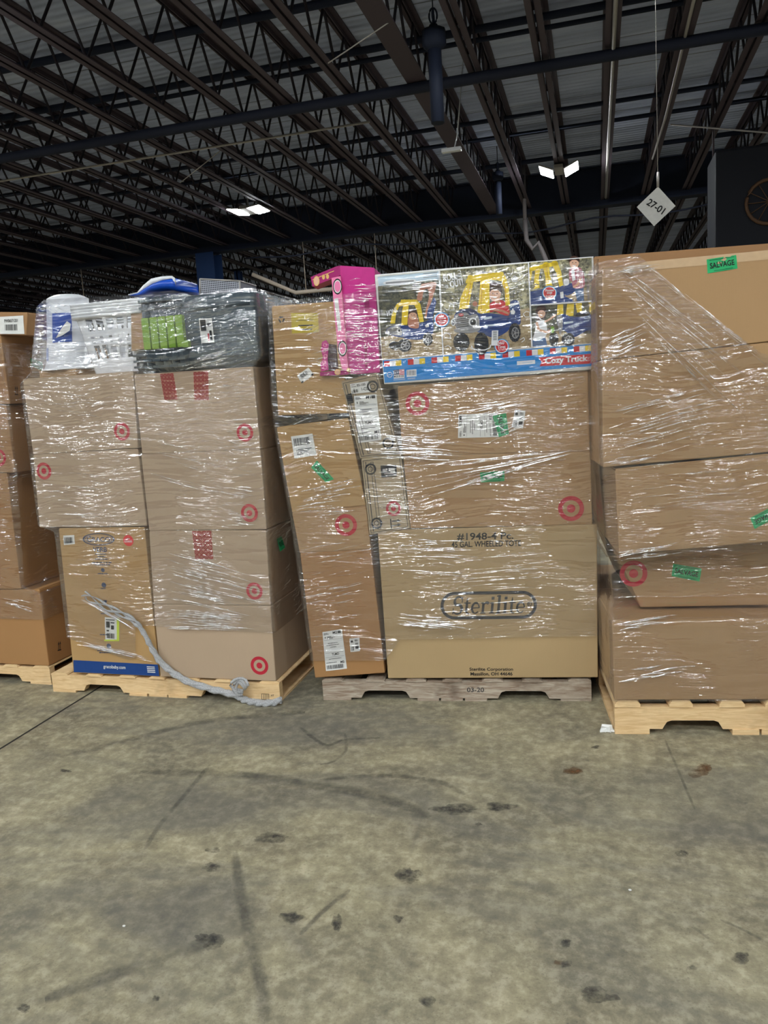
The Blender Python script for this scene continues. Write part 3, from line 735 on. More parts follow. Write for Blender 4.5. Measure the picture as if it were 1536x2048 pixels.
arrows(b, sd, [(115, 1283), (122, 1281), (122, 1300), (115, 1302)])

# ================================================================== SECOND STACK
D2 = .96
def tape(parent, pl, corners, off=0.0):
    """red logo-patterned packing tape: bullseye rows printed in a lighter red on the strip"""
    f = quad(pl, corners, off); bm = bmesh.new(); g = lambda s, t, h=0: f(s, t, .0012); put_rect(bm, g, (0, 0, 1, 1))
    t = sub('packing_tape', bm, flat('patterned_red_tape', (176, 112, 92), .45), parent)
    bm = bmesh.new(); n = 4; m = max(3, round(n * f.h / f.w)); u = (f.q[1] - f.q[0]).normalized(); z = (f.q[0] - f.q[3]).normalized(); r = f.w / n / 2
    for i in range(n):
        for j in range(m):
            c = f((i + .5) / n, (j + .5) / m, .002); ring_face(bm, c, u, z, r * .55, r * .95, 0, 12); ring_face(bm, c, u, z, 0, r * .3, 0, 8)
    sub('tape_print', bm, flat('tape_dark_red_ink', (150, 34, 36), .45), t)
b = carton(P2, [(45, 760), (266, 744), (276, 896), (66, 909)], D2, CB_GREY, 'bullseye carton topmost in the left column of the second stack, under the laundry baskets')
bullseye(b, P2, 244, 863, 18)
b = carton(P2, [(66, 911), (276, 899), (294, 1052), (79, 1055)], D2, CB_GREY, 'carton with a bullseye at its upper left, directly above the stroller carton')
bullseye(b, P2, 88, 942, 17)
b = carton(P2, [(268, 751), (506, 735), (521, 898), (284, 908)], D2, CB_GREY, 'carton with two red patterned tapes under the storage totes')
bullseye(b, P2, 490, 865, 18); tape(b, P2, [(320, 748), (347, 746), (356, 799), (329, 800)]); tape(b, P2, [(387, 744), (417, 742), (418, 800), (389, 800)])
b = carton(P2, [(282, 910), (521, 900), (533, 1059), (298, 1061)], D2, CB_GREY, 'plain-fronted bullseye carton second from the top, right column of the second stack')
bullseye(b, P2, 499, 1026, 18)
b = carton(P2, [(298, 1063), (532, 1062), (541, 1211), (307, 1208)], D2, CB_GREY, 'carton with a single red patterned tape at its top middle')
tape(b, P2, [(384, 1062), (423, 1061), (427, 1118), (391, 1119)]); bullseye(b, P2, 509, 1182, 17)
sd = Side(P2, P2.uz(537, 1130)[0] + .012); salvage(b, sd, [(553, 1078), (562, 1072), (570, 1095), (560, 1103)])
b = carton(P2, [(307, 1210), (541, 1213), (552, 1364), (321, 1355)], D2, CB_GREY, 'unwrapped clean carton with a red bullseye at the bottom of the second stack')
bullseye(b, P2, 519, 1331, 18)
sd2 = Side(P2, P2.uz(548, 1300)[0] + .008)
# the stroller carton
b = carton(P2, [(117, 1058), (289, 1056), (319, 1355), (147, 1347)], .9, CB_GOLD, 'tall stroller carton with an oval logo on top and a blue band along its foot')
M['navy_ink'] = flat('navy_ink', (30, 66, 128), .5); M['ink_blue'] = flat('slate_blue_ink', (58, 70, 98), .6)
bm = bmesh.new(); f = quad(P2, [(147, 1320), (316, 1329), (319, 1352), (148, 1344)]); put_rect(bm, lambda s, t, h=0: f(s, t, .0012), (0, 0, 1, 1)); bd = sub('blue_band', bm, M['navy_ink'], b)
bm = bmesh.new(); put_text(bm, lambda s, t, h=0: f(s, t, .002), 'gracobaby.com', (.36, .25, .62, .62), .01)
sub('web_address', bm, M['paper'], bd)
bm = bmesh.new()
for k in range(4): put_rect(bm, lambda s, t, h=0: f(s, t, .002), (.87, .2 + k * .15, .96, .27 + k * .15))
sub('band_print', bm, M['paper'], bd)
bm = bmesh.new(); f = quad(P2, [(165, 1066), (229, 1066), (230, 1091), (166, 1091)]); c = f(.5, .5, .0015); u = P2.u; z = Vector((0, 0, 1))
ring_face(bm, c, u * f.w / 2, z * f.h / 2, .9, 1.0); ring_face(bm, c, u * f.w / 2, z * f.h / 2, .80, .84)
put_text(bm, lambda s, t, h=0: f(s, t, .0015), 'G', (.14, .26, .28, .74), .02); put_text(bm, lambda s, t, h=0: f(s, t, .0015), 'RACO', (.30, .32, .86, .70), .02)
sub('oval_logo', bm, M['ink_blue'], b)
bm = bmesh.new(); f = quad(P2, [(186, 1094), (214, 1094), (214, 1104), (186, 1104)]); put_text(bm, lambda s, t, h=0: f(s, t, .0015), 'VERB', (0, 0, 1, 1), .02)
rs = random.Random(9)
for k, (y, w) in enumerate(((1107, 22), (1112, 16), (1117, 26), (1124, 40), (1128, 30), (1146, 20), (1176, 10), (1200, 14), (1226, 12), (1268, 18), (1300, 30), (1304, 24))):
    f = quad(P2, [(202 + k * .8 - w / 2, y), (202 + k * .8 + w / 2, y), (202 + k * .8 + w / 2, y + 2.2), (202 + k * .8 - w / 2, y + 2.2)]); x = 0
    while x < 1: e = min(1, x + rs.uniform(.06, .2)); put_rect(bm, lambda s, t, h=0: f(s, t, .0015), (x, 0, e, 1)); x = e + .04
for (x, y, r) in ((206, 1140, 4), (208, 1170, 5), (211, 1203, 3), (218, 1292, 5)):
    ring_face(bm, P2.px(x, y) + P2.n * .0015, P2.u, Vector((0, 0, 1)), 0, r / 360, 0, 7)
sub('printed_text', bm, M['ink_blue'], b)
def barc(bm, f): put_bars(bm, f, (.12, .2, .88, .85), 12, seed=3)
sticker(b, P2, [(127, 1071), (149, 1070), (150, 1088), (128, 1090)], draw=barc, name='barcode_label')
bm = bmesh.new(); c = P2.px(257, 1081) + P2.n * .0015; ring_face(bm, c, P2.u, Vector((0, 0, 1)), 0, 10 / 360, 0, 24); rb = sub('round_badge', bm, flat('bright_red_badge', (222, 44, 48), .5), b)
bm = bmesh.new(); f = quad(P2, [(249, 1074), (265, 1074), (265, 1088), (249, 1088)])
for k in range(4): ring_face(bm, f(.14 + .24 * k, .62, .0025), P2.u, Vector((0, 0, 1)), .0032, .0052, 0, 10)
put_text(bm, lambda s, t, h=0: f(s, t, .0025), 'NEW', (.32, .14, .68, .34)); sub('badge_print', bm, M['paper'], rb)
def yl(bm, f):
    put_rect(bm, f, (.08, .08, .72, .12)); put_rect(bm, f, (.1, .18, .36, .45)); put_rect(bm, f, (.42, .2, .7, .25)); put_rect(bm, f, (.45, .34, .66, .52)); put_rect(bm, f, (.12, .55, .3, .62)); put_bars(bm, f, (.12, .7, .7, .92), 14, seed=8)
lb = sticker(b, P2, [(210, 1234), (238, 1236), (238, 1281), (211, 1279)], draw=yl)
bm = bmesh.new(); f = quad(P2, [(234, 1236), (239, 1236), (239, 1281), (234, 1281)]); put_rect(bm, lambda s, t, h=0: f(s, t, .0024), (0, 0, 1, 1)); put_rect(bm, lambda s, t, h=0: f(s, t, .0024), (-5, .95, 1, 1.02)); sub('yellow_edge', bm, flat('fluorescent_yellow', (206, 226, 60), .5), lb)

# ------------------------------------------------------------------ on top of the second stack
def rrect(cx, cy, w, d, r, n=6):
    """rounded rectangle outline (local u, v)"""
    pts = []
    for qx, qy, a0 in ((1, -1, -90), (1, 1, 0), (-1, 1, 90), (-1, -1, 180)):
        for k in range(n + 1):
            a = math.radians(a0 + 90 * k / n); pts.append((cx + qx * (w / 2 - r) + r * math.cos(a), cy + qy * (d / 2 - r) + r * math.sin(a)))
    return pts
def loft(bm, rings, close=True, mat=0, smooth=True, cap0=False, cap1=False):
    vr = [[bm.verts.new(p) for p in r] for r in rings]
    for a, b in zip(vr, vr[1:]):
        n = len(a)
        for i in range(n if close else n - 1):
            f = bm.faces.new((a[i], a[(i + 1) % n], b[(i + 1) % n], b[i])); f.material_index = mat; f.smooth = smooth
    if cap0: bm.faces.new(vr[0][::-1])
    if cap1: bm.faces.new(vr[-1])
    return vr
zt = P2.uz(160, 752)[1] + .006
# nested laundry baskets
u0, zr0 = P2.uz(128, 638); u1, _ = P2.uz(285, 630); _, ztop = P2.uz(205, 600)
uc = (u0 + u1) / 2; bw = u1 - u0; bd_ = .36; vc = -.02 - bd_ / 2
ub0, _ = P2.uz(166, 742); ub1, _ = P2.uz(268, 738); ubc = (ub0 + ub1) / 2; bwb = ub1 - ub0
NB = 5; zlast = P2.uz(205, 630)[1]; dzr = (ztop - zlast) / NB
def basket(k):
    """k = 0 the lowest, whose wall is the one in view"""
    dz = k * dzr; base = P2.pt(uc, zt + dz, vc)
    lab = ['lowest of five nested white plastic laundry baskets, its pierced side in view', 'second rim from the bottom in the nest of white laundry baskets', 'middle rim in the nest of white laundry baskets', 'second rim from the top in the nest of white laundry baskets', 'topmost white laundry basket of the nest'][k]
    r = thing('laundry_basket', lab, 'laundry basket', base, 'nested white laundry baskets')
    def ring(t, grow=0.0):
        w = bwb + (bw - .03 - bwb) * t + grow * 2; d = .27 + (.33 - .27) * t + grow * 2; c_ = ubc + (uc - ubc) * t
        return lambda m: [P2.pt(x, zt + dz + (zlast - zt) * t, y) for x, y in m(c_, vc, w, d)]
    tl = [0, .05, .12, .26, .50, .54, .58, .62, .66, .72, .76, .965, .985, 1.0]
    nseg = 16
    def outline(cx, cy, w, d):
        pts = []; rr = .05; per = []
        for side, (x0, y0, x1, y1) in enumerate(((-w / 2 + rr, d / 2, w / 2 - rr, d / 2), (w / 2, d / 2 - rr, w / 2, -d / 2 + rr), (w / 2 - rr, -d / 2, -w / 2 + rr, -d / 2), (-w / 2, -d / 2 + rr, -w / 2, d / 2 - rr))):
            for q in range(nseg): s = q / (nseg - 1); pts.append((cx + x0 + (x1 - x0) * s, cy + y0 + (y1 - y0) * s))
            ccx, ccy = ((w / 2 - rr, d / 2 - rr), (w / 2 - rr, -d / 2 + rr), (-w / 2 + rr, -d / 2 + rr), (-w / 2 + rr, d / 2 - rr))[side]
            for q in (1, 2): a = math.radians(90 - 90 * side - 30 * q); pts.append((cx + ccx + rr * math.cos(a), cy + ccy + rr * math.sin(a)))
        return pts
    if k == 0:
        bm = bmesh.new(); rings = [[bm.verts.new(p) for p in ring(t)(outline)] for t in tl]; n = len(rings[0])
        for j in range(len(tl) - 1):
            for i in range(n):
                s = i % (nseg + 2); hole = s < nseg - 1 and (s % 3) != 0 and s > 0 and j in (3, 10)
                if hole: continue
                if j in (5, 7) and s % 3 == 1 and s < nseg - 1: continue
                bm.faces.new((rings[j][i], rings[j][(i + 1) % n], rings[j + 1][(i + 1) % n], rings[j + 1][i]))
        bm.faces.new(rings[0])
        bmesh.ops.recalc_face_normals(bm, faces=bm.faces[:])
        bb = sub('basket_body', bm, M['white_plastic'], r)
        sm = bb.modifiers.new('thickness', 'SOLIDIFY'); sm.thickness = .006; sm.offset = -1
        bv = bb.modifiers.new('soft', 'BEVEL'); bv.width = .002; bv.segments = 2
    else:
        bm = bmesh.new(); loft(bm, [ring(t, -.006)(outline) for t in (.97, 1.0)]); bb = sub('basket_body', bm, M['white_plastic'], r, True)
        sm = bb.modifiers.new('thickness', 'SOLIDIFY'); sm.thickness = .004
    z0 = zlast + dz
    bm = bmesh.new()
    prof = [(0, 0), (.016, -.004), (.018, .006), (.018, dzr * .62), (.012, dzr * .8), (0, dzr * .84), (-.012, dzr * .7)]
    loft(bm, [[P2.pt(x, z0 + h, y) for x, y in rrect(uc, vc, bw - .03 + g * 2, bd_ - .03 + g * 2, .06)] for g, h in prof])
    sub('basket_rim', bm, M['white_plastic'], r, True)
for k in range(NB): basket(k)
# white round hampers behind the baskets, upside down
cu = P2.uz(134, 700, -.22)[0]; cz1 = P2.uz(134, 591, -.22)[1]
zpad = max(zt + .012, P2.uz(110, 743, -.22)[1])
bm = bmesh.new(); prism(bm, [P2.pt(cu - .10, zt, -.12), P2.pt(cu + .11, zt, -.12), P2.pt(cu + .11, zpad - .001, -.12), P2.pt(cu - .10, zpad - .001, -.12)], -P2.n * .22)
bmesh.ops.recalc_face_normals(bm, faces=bm.faces[:])
tag(link('cardboard_sheet', bm, cardboard('corrugated_cardboard', CB_TAN), None, origin=P2.pt(cu, zt, -.2)), 'flat folded cardboard under the upturned white pail', 'cardboard piece')
ax = P2.pt(cu, zpad, -.22)
root = thing('paint_pail', 'upturned white round pail with blue printed panels, left of the laundry baskets', 'pail', ax)
H_ = cz1 - zpad; tlt = Vector((.045, 0, 0))
R0, R1 = .117, .095
prof = [(0, R0 + .012), (.012, R0 + .014), (.022, R0 + .012), (.024, R0), (.08, R0 - .006), (.085, R0 - .012), (.95, R1 + .004), (.965, R1 - .004), (.985, R1 - .02), (.995, R1 - .03), (1.0, .0005)]
bm = bmesh.new(); loft(bm, [[ax + tlt * (t * H_ / .4) + Vector((rr * math.cos(a), rr * math.sin(a), t * H_)) for a in [2 * math.pi * q / 40 for q in range(40)]] for t, rr in prof])
sub('pail_body', bm, M['white_plastic'], root, True)
M['pail_blue'] = flat('pail_blue_print', (56, 86, 170), .4)
def cylpatch(name, a0, a1, t0, t1, m, parent, h=.002):
    bm = bmesh.new(); g = []
    for j in range(5):
        t = t0 + (t1 - t0) * j / 4; rr = R0 - .012 + (R1 + .004 - R0 + .012) * (t - .085) / .865 + h
        g.append([ax + tlt * (t * H_ / .4) + Vector((rr * math.cos(math.radians(a0 + (a1 - a0) * i / 10)), rr * math.sin(math.radians(a0 + (a1 - a0) * i / 10)), t * H_)) for i in range(11)])
    loft(bm, g, close=False); bmesh.ops.recalc_face_normals(bm, faces=bm.faces[:]); return sub(name, bm, m, parent, True)
p = cylpatch('printed_panel', 262, 316, .36, .74, M['pail_blue'], root)
bm = bmesh.new(); pc = ax + tlt * (.5 * H_ / .4) + Vector(((R0 - .004) * math.cos(math.radians(292)), (R0 - .004) * math.sin(math.radians(292)), .5 * H_))
bm.faces.new([bm.verts.new(pc + Vector((x, 0, z))) for x, z in ((-.04, -.03), (.0, -.02), (.045, .0), (.055, .03), (.035, .045), (.0, .015))]); bmesh.ops.recalc_face_normals(bm, faces=bm.faces[:])
sub('printed_shape', bm, M['paper'], p)
cylpatch('printed_panel', 222, 244, .13, .3, M['pail_blue'], root)
# cardboard divider between baskets and totes
bm = bmesh.new(); f = [P2.px(x, y, -.03) for x, y in ((262, 616), (263, 702), (293, 696), (291, 612))]; prism(bm, f, -P2.n * .3); bmesh.ops.recalc_face_normals(bm, faces=bm.faces[:])
tag(link('cardboard_divider', bm, cardboard('corrugated_cardboard', CB_TAN), None, origin=P2.pt(.8, zt, -.2)), 'small upright cardboard piece wedged between the laundry baskets and the storage totes', 'cardboard piece')

# nested storage totes on their side, rims to the left
zb, _z = P2.uz(400, 742)[1], 0; ztp = P2.uz(400, 583)[1]; uL = P2.uz(287, 660)[0]; uR = P2.uz(507, 660)[0]
TH = ztp - zb - .004; TD = .56; step = (P2.uz(375, 660)[0] - uL) / 5.2
zb = P2.uz(330, 745)[1] + .004
def tote(k):
    a = uL + k * step; lab = ['leftmost slate-grey tote rim with a lime latch in the nested stack lying on its side', 'second slate-grey tote rim with a lime latch from the left in the nested stack', 'middle slate-grey tote rim with a lime latch in the nested stack', 'second slate-grey tote rim with a lime latch from the right in the nested stack', 'outermost slate-grey tote whose whole side with a product sticker shows'][k]
    r = thing('storage_tote', lab, 'storage tote', P2.pt(a, zb, -TD / 2), 'nested storage totes lying on their side')
    cz = zb + TH / 2
    def rr(u, w, d, rad=.05): return [P2.pt(u, z, y) for z, y in rrect(cz, -TD / 2, w, d, rad)]
    bm = bmesh.new()
    loft(bm, [rr(a, TH - .05, TD - .06), rr(a, TH, TD), rr(a + .008, TH + .004, TD + .004), rr(a + step * .50, TH + .004, TD + .004), rr(a + step * .55, TH - .012, TD - .014), rr(a + step * .95, TH - .012, TD - .014), rr(a + step * .95, TH - .05, TD - .06)])
    bmesh.ops.recalc_face_normals(bm, faces=bm.faces[:]); sub('tote_rim', bm, M['grey_plastic'], r, True)
    bm = bmesh.new()                                    # ribs under the rim, above and below the latch
    for zz in (.07, .16, .84, .93):
        vs = box(bm, (-.5, -.5, -.5), (.5, .5, .5))
        for v in vs: v.co = P2.pt(a + step * (.3 + v.co.x * .95), zb + TH * zz + v.co.z * .012, .004 + v.co.y * .014)
    sub('rim_ribs', bm, M['grey_plastic'], r)
    z0 = P2.uz(330, 697)[1]; z1 = P2.uz(330, 633)[1]
    bm = bmesh.new(); vs = box(bm, (-.5, -.5, -.5), (.5, .5, .5), bev=.06)
    for v in bm.verts: v.co = P2.pt(a + step * (.46 + v.co.x * .84), (z0 + z1) / 2 + v.co.z * (z1 - z0), .003 + v.co.y * .026)
    lt = sub('latch_handle', bm, M['lime'], r)
    if k == 4:
        bm = bmesh.new(); vs = box(bm, (-.5, -.5, -.5), (.5, .5, .5), bev=.05)
        for v in bm.verts: v.co = P2.pt(a + step * 1.02 + v.co.x * .03, z0 + .012 + v.co.z * .03, .006 + v.co.y * .024)
        sub('latch_foot', bm, M['lime'], lt)
    L = (uR - a) if k == 4 else (uR - a) - .02 * (4 - k)
    gi = -.012 * (4 - k)
    bm = bmesh.new(); n = [a + step * .9, a + L * .4, a + L * .93, a + L * .985, a + L]
    g = [(-.03, -.03), (-.035, -.045), (-.04, -.06), (-.055, -.075), (-.085, -.1)]
    loft(bm, [rr(u, TH + w * .6 + gi, TD + d * .8 + gi, .045) for u, (w, d) in zip(n, g)], cap1=True)
    bmesh.ops.recalc_face_normals(bm, faces=bm.faces[:]); bb = sub('tote_body', bm, M['grey_plastic'], r, True)
    if k == 4:
        bm = bmesh.new()                                # raised step band along the body
        for zz, hh in ((.79, .02), (.13, .016)):
            vs = box(bm, (-.5, -.5, -.5), (.5, .5, .5), bev=.05)
        bm.free(); bm = bmesh.new()
        for zz, hh in ((.80, .016), (.17, .014)):
            c0 = P2.pt(a + step * 1.0, zb + TH * (zz - .02), -.012); c1 = P2.pt(a + L * .95, zb + TH * zz, -.026)
            tube(bm, [c0, c1], hh * .7, 8)
        sub('body_ridges', bm, M['grey_plastic'], bb)
        def prod(bm, f):
            put_rect(bm, f, (.08, .05, .5, .5), 0); put_rect(bm, f, (.6, .2, .9, .32), 0); put_rect(bm, f, (.72, .5, .9, .92), 0)
            put_rect(bm, f, (.56, .62, .68, .92), 2)
        sticker(r, P2, [(398, 638), (424, 636), (429, 685), (403, 686)], -.012, name='product_sticker', draw=prod)
for k in range(5): tote(k)
# open lower rims of further dark totes under them, sticking out to the left
r = thing('storage_tote', 'dark grey tote rim sticking out below and left of the lime latches', 'storage tote', P2.pt(uL, zb, -.2))
bm = bmesh.new()
zA = P2.uz(300, 742)[1] + .003; zB_ = P2.uz(300, 702)[1]; ua = P2.uz(268, 720)[0]; ub = uL - .002
loft(bm, [[P2.pt(u, (zA + zB_) / 2 + z, y) for z, y in rrect(0, -.2, zB_ - zA - e, .38 - e, .02)] for u, e in ((ua, .02), (ua + .006, .0), (ub, .0))], cap0=True, cap1=True)
bmesh.ops.recalc_face_normals(bm, faces=bm.faces[:]); q_ = sub('tote_body', bm, M['dark_plastic'], r, True)
bm = bmesh.new()
for k in range(3): box_ = box(bm, (-.5, -.5, -.5), (.5, .5, .5)); [setattr(v, 'co', P2.pt((ua + ub) / 2 + v.co.x * (ub - ua), zA + (zB_ - zA) * (.2 + .3 * k) + v.co.z * .01, .0 + v.co.y * .012)) for v in box_]
sub('rim_ribs', bm, M['dark_plastic'], r)
# blue and white curved scoop on the totes
M['scoop_blue'] = flat('royal_blue_plastic', (18, 78, 190), .3, 0, .5)
r = thing('plastic_scoop', 'curved royal blue plastic scoop with a white edge lying above the tote latches', 'plastic scoop', P2.px(300, 590, -.2))
top = [(258, 590), (276, 586), (290, 574), (306, 563), (326, 557), (345, 555), (349, 558), (351, 570)]
bot = [(260, 592), (278, 591), (288, 588), (300, 582), (318, 579), (335, 578), (346, 579), (352, 582)]
bm = bmesh.new()
def arc(off, lift):
    return [[P2.px(a[0], a[1] - lift, off) , P2.px((a[0] + b[0]) / 2, (a[1] + b[1]) / 2 - lift, off + .02), P2.px(b[0], b[1] - lift, off)] for a, b in zip(top, bot)]
A1 = arc(-.08, 0)
loft(bm, A1, close=False); g = bmesh.ops.extrude_face_region(bm, geom=bm.faces[:])
bmesh.ops.translate(bm, verts=[v for v in g['geom'] if isinstance(v, bmesh.types.BMVert)], vec=-P2.n * .22); bmesh.ops.recalc_face_normals(bm, faces=bm.faces[:])
sub('scoop_body', bm, M['scoop_blue'], r, True)
bm = bmesh.new(); tube(bm, [a[0] + P2.n * .004 for a in A1], .0, 8, radii=[.003, .003, .010, .014, .010, .007, .007, .005]); sub('white_edge', bm, M['white_plastic'], r)
# pierced metal basket
f = [(397, 585), (500, 585), (500, 564), (399, 558)]
mm = N('pierced_metal'); vv = mm.coord('Object', (1, 1, 1)); vo = mm.new('ShaderNodeTexVoronoi', {'Vector': vv, 'Scale': 110.0, 'Randomness': .0}).outputs['Distance']
mm.set('Base Color', mm.mix(mm.ramp(vo, [(.30, (1, 1, 1)), (.40, (0, 0, 0))]), srgb(150, 152, 160), srgb(52, 54, 62))); mm.set('Roughness', .35); mm.set('Metallic', .4)
r = thing('metal_basket', 'low pierced grey metal basket turned over on top of the storage totes', 'metal basket', P2.px(450, 585, -.1))
TLu, tz = P2.uz(400, 558, -.1); TRu, tz2 = P2.uz(479, 562, -.1); bz = ztp - .005
bm = bmesh.new(); d0, d1 = -.1, -.28
ring0 = [P2.pt(x, z, o_) for x, z, o_ in ((TLu - .008, bz, d0), (TRu, bz, d0), (TRu, bz, d1), (TLu - .008, bz, d1))]; ring1 = [P2.pt(x, z, o_) for x, z, o_ in ((TLu, tz, d0), (TRu, tz2, d0), (TRu, tz2, d1), (TLu, tz, d1))]
loft(bm, [ring0, ring1], smooth=False, cap1=True); bmesh.ops.recalc_face_normals(bm, faces=bm.faces[:]); sub('basket_shell', bm, mm.m, r)
bm = bmesh.new(); tube(bm, [p_ for p_ in ring1] + [ring1[0]], .004, 6); tube(bm, [ring0[0], ring1[0]], .004, 6); tube(bm, [ring0[1], ring1[1]], .004, 6); sub('rim_wire', bm, M['conduit'], r)

# twisted tail of film across the front of the second pallet
WR = {}
tail = [(168, 1190), (215, 1215), (262, 1238), (285, 1262), (300, 1290), (318, 1320), (345, 1345), (380, 1365), (430, 1380), (470, 1390), (490, 1400), (512, 1408), (540, 1411), (562, 1400)]
tp = []
for i, (x, y) in enumerate(tail):
    tp.append(P2.px(x, y, .03 if y < 1402 else .045))
for q in tp: q.z = max(q.z, .014)
sm_ = []
for i in range(len(tp) - 1):
    p0, p1, p2, p3 = tp[max(i - 1, 0)], tp[i], tp[i + 1], tp[min(i + 2, len(tp) - 1)]
    for k in range(6):
        t = k / 6; sm_.append(.5 * ((2 * p1) + (p2 - p0) * t + (2 * p0 - 5 * p1 + 4 * p2 - p3) * t * t + (3 * p1 - p0 - 3 * p2 + p3) * t ** 3))
sm_.append(tp[-1])
bm = bmesh.new(); uvl = bm.loops.layers.uv.new('UVMap'); nn_ = len(sm_)
for st in range(3):
    pts = []
    for i, p in enumerate(sm_):
        a = i * .55 + st * 2.09; rr = .007 + .012 * max(0, 1 - i / 18) * (1 if i < 18 else 0)
        pts.append(p + P2.n * rr * math.cos(a) + Vector((0, 0, 1)) * rr * math.sin(a))
    tube(bm, pts, .009, 7, radii=[.003 + .008 * min(1, i / 30) + .002 * math.sin(i * 1.7 + st) for i in range(nn_)], uv=uvl)
k0 = P2.px(482, 1390, .045)
for s_ in range(3):
    tube(bm, [k0 + P2.u * .05 * math.cos(t) * (.5 + .2 * s_) + Vector((0, 0, 1)) * (.03 + .03 * math.sin(t) + .01 * s_) + P2.n * .01 * math.sin(2 * t + s_) for t in [k * math.pi / 7 for k in range(12)]], .007, 6, uv=uvl)
rope_bm = bm

# ================================================================== THIRD STACK
b = carton(P3, [(600, 1107), (742, 1100), (770, 1346), (630, 1356)], .9, CB_ORANGE, 'tall narrow carton with a large white shipping label at the foot of the third stack')
def ship(code, seed, tiny=True):
    def d(bm, f):
        put_text(bm, f, code, (.52, .02, .74, .085), .02); put_rect(bm, f, (.77, .02, .93, .085)); put_text(bm, f, 'TLMD', (.36, .56, .72, .62), .02)
        put_rect(bm, f, (.05, .215, .95, .219)); put_rect(bm, f, (.05, .545, .95, .55)); put_rect(bm, f, (.05, .655, .95, .66)); put_bars(bm, f, (.07, .86, .88, .96), 34, seed=seed)
        put_text(bm, f, code, (.74, .78, .92, .84), .02)
        rs = random.Random(seed)
        for k, (y, a, w) in enumerate(((.04, .06, .2), (.065, .06, .25), (.13, .22, .2), (.155, .22, .4), (.18, .22, .28), (.30, .22, .5), (.35, .15, .62), (.40, .32, .3), (.70, .2, .6), (.79, .06, .5))):
            x = a
            while x < a + w: e = min(a + w, x + rs.uniform(.03, .1)); put_rect(bm, f, (x, y, e, y + .013)); x = e + .012
        put_rect(bm, f, (.1, .13, .14, .17))
    return d
sticker(b, P3, [(645, 1264), (684, 1258), (694, 1337), (652, 1342)], draw=ship('M2', 5))
def small_lab(bm, f):
    put_rect(bm, f, (.1, .15, .35, .3)); put_text(bm, f, '001', (.5, .1, .85, .25)); put_text(bm, f, '89', (.55, .35, .85, .5)); put_bars(bm, f, (.1, .6, .45, .9), 6, seed=2); put_rect(bm, f, (.55, .6, .9, .8))
sticker(b, P3, [(699, 1277), (719, 1275), (720, 1302), (701, 1304)], draw=small_lab, name='routing_label')
b = carton(P3, [(584, 1026), (732, 1013), (742, 1098), (599, 1106)], .9, CB_TAN, 'carton with a large bullseye, second from the bottom in the third stack left column')
bullseye(b, P3, 692, 1050, 22)
b = carton(P3, [(553, 856), (697, 838), (732, 1011), (584, 1025)], .9, CB_GOLD, 'carton with a barcode label and a tilted green sticker, under the recycling-mark carton')
def bl(bm, f):
    put_bars(bm, f, (.1, .12, .84, .45), 20, seed=11)
    for k in range(4): put_rect(bm, f, (.15, .62 + k * .07, .15 + (.7, .6, .5, .3)[k], .65 + k * .07))
sticker(b, P3, [(582, 873), (625, 867), (633, 910), (589, 917)], draw=bl, name='barcode_label')
salvage(b, P3, [(634, 921), (668, 958), (652, 965), (622, 935)])
b = carton(P3, [(543, 614), (678, 604), (695, 826), (556, 831)], .85, CB_GOLD, 'tall carton with a faded yellow sticker, topmost in the third stack left column')
b2 = b
bm = bmesh.new(); f = quad(P3, [(582, 626), (636, 626), (638, 664), (584, 667)]); put_rect(bm, lambda s, t, h=0: f(s, t, .0012), (0, 0, 1, 1)); ys = sub('yellow_sticker', bm, M['yellow'], b)
bm = bmesh.new(); g = lambda s, t, h=0: f(s, t, .002)
for r_ in ((.2, .35, .8, .37), (.25, .6, .8, .66), (.3, .8, .75, .86)): put_rect(bm, g, r_)
sub('sticker_print', bm, M['dark'], ys)
bm = bmesh.new(); c = P3.px(563, 639) + P3.n * .0014
for k in range(3):
    a = math.radians(90 + 120 * k); p = c + (P3.u * math.cos(a) + Vector((0, 0, 1)) * math.sin(a)) * .010
    a2 = a + math.radians(90); t_ = P3.u * math.cos(a2) + Vector((0, 0, 1)) * math.sin(a2); n_ = P3.u * math.cos(a) + Vector((0, 0, 1)) * math.sin(a)
    bm.faces.new([bm.verts.new(q) for q in (p - t_ * .008 - n_ * .003, p + t_ * .004 - n_ * .003, p + t_ * .004 - n_ * .006, p + t_ * .011, p + t_ * .004 + n_ * .006, p + t_ * .004 + n_ * .003, p - t_ * .008 + n_ * .003)])
bmesh.ops.recalc_face_normals(bm, faces=bm.faces[:]); sub('recycling_mark', bm, M['dark'], b)
def bl2(bm, f): put_bars(bm, f, (.15, .15, .75, .62), 14, seed=21); put_rect(bm, f, (.0, .82, .16, 1)); put_rect(bm, f, (.84, .82, 1, 1))
sticker(b, P3, [(594, 751), (617, 735), (628, 749), (604, 767)], draw=bl2, name='barcode_label')

# leaning wagon cartons
def wagon(parent, f, seed=0, whl=True):
    """line drawing of a small wagon, f maps (s, t) on the carton face"""
    bm = bmesh.new(); g = lambda s, t, h=0: f(s, t, .0013)
    def fr(x0, y0, x1, y1, w=.012, hh=.006):
        put_rect(bm, g, (x0, y0, x1, y0 + hh)); put_rect(bm, g, (x0, y1 - hh, x1, y1)); put_rect(bm, g, (x0, y0, x0 + w, y1)); put_rect(bm, g, (x1 - w, y0, x1, y1))
    fr(.04, .02, .96, .98); put_rect(bm, g, (.10, .04, .12, .96)); fr(.22, .05, .30, .95)
    sub('printed_wagon', bm, M['dark'], parent)
    bm = bmesh.new(); u = (f.q[1] - f.q[0]).normalized(); z = (f.q[0] - f.q[3]).normalized()
    for t in (.14, .86):
        c = f(.21 if not whl else .79, t, .0022)
        ring_face(bm, c, u, z, .018, .026, 0, 24); ring_face(bm, c, u, z, .009, .012, 0, 16)
    sub('printed_wheels', bm, M['black'], parent)
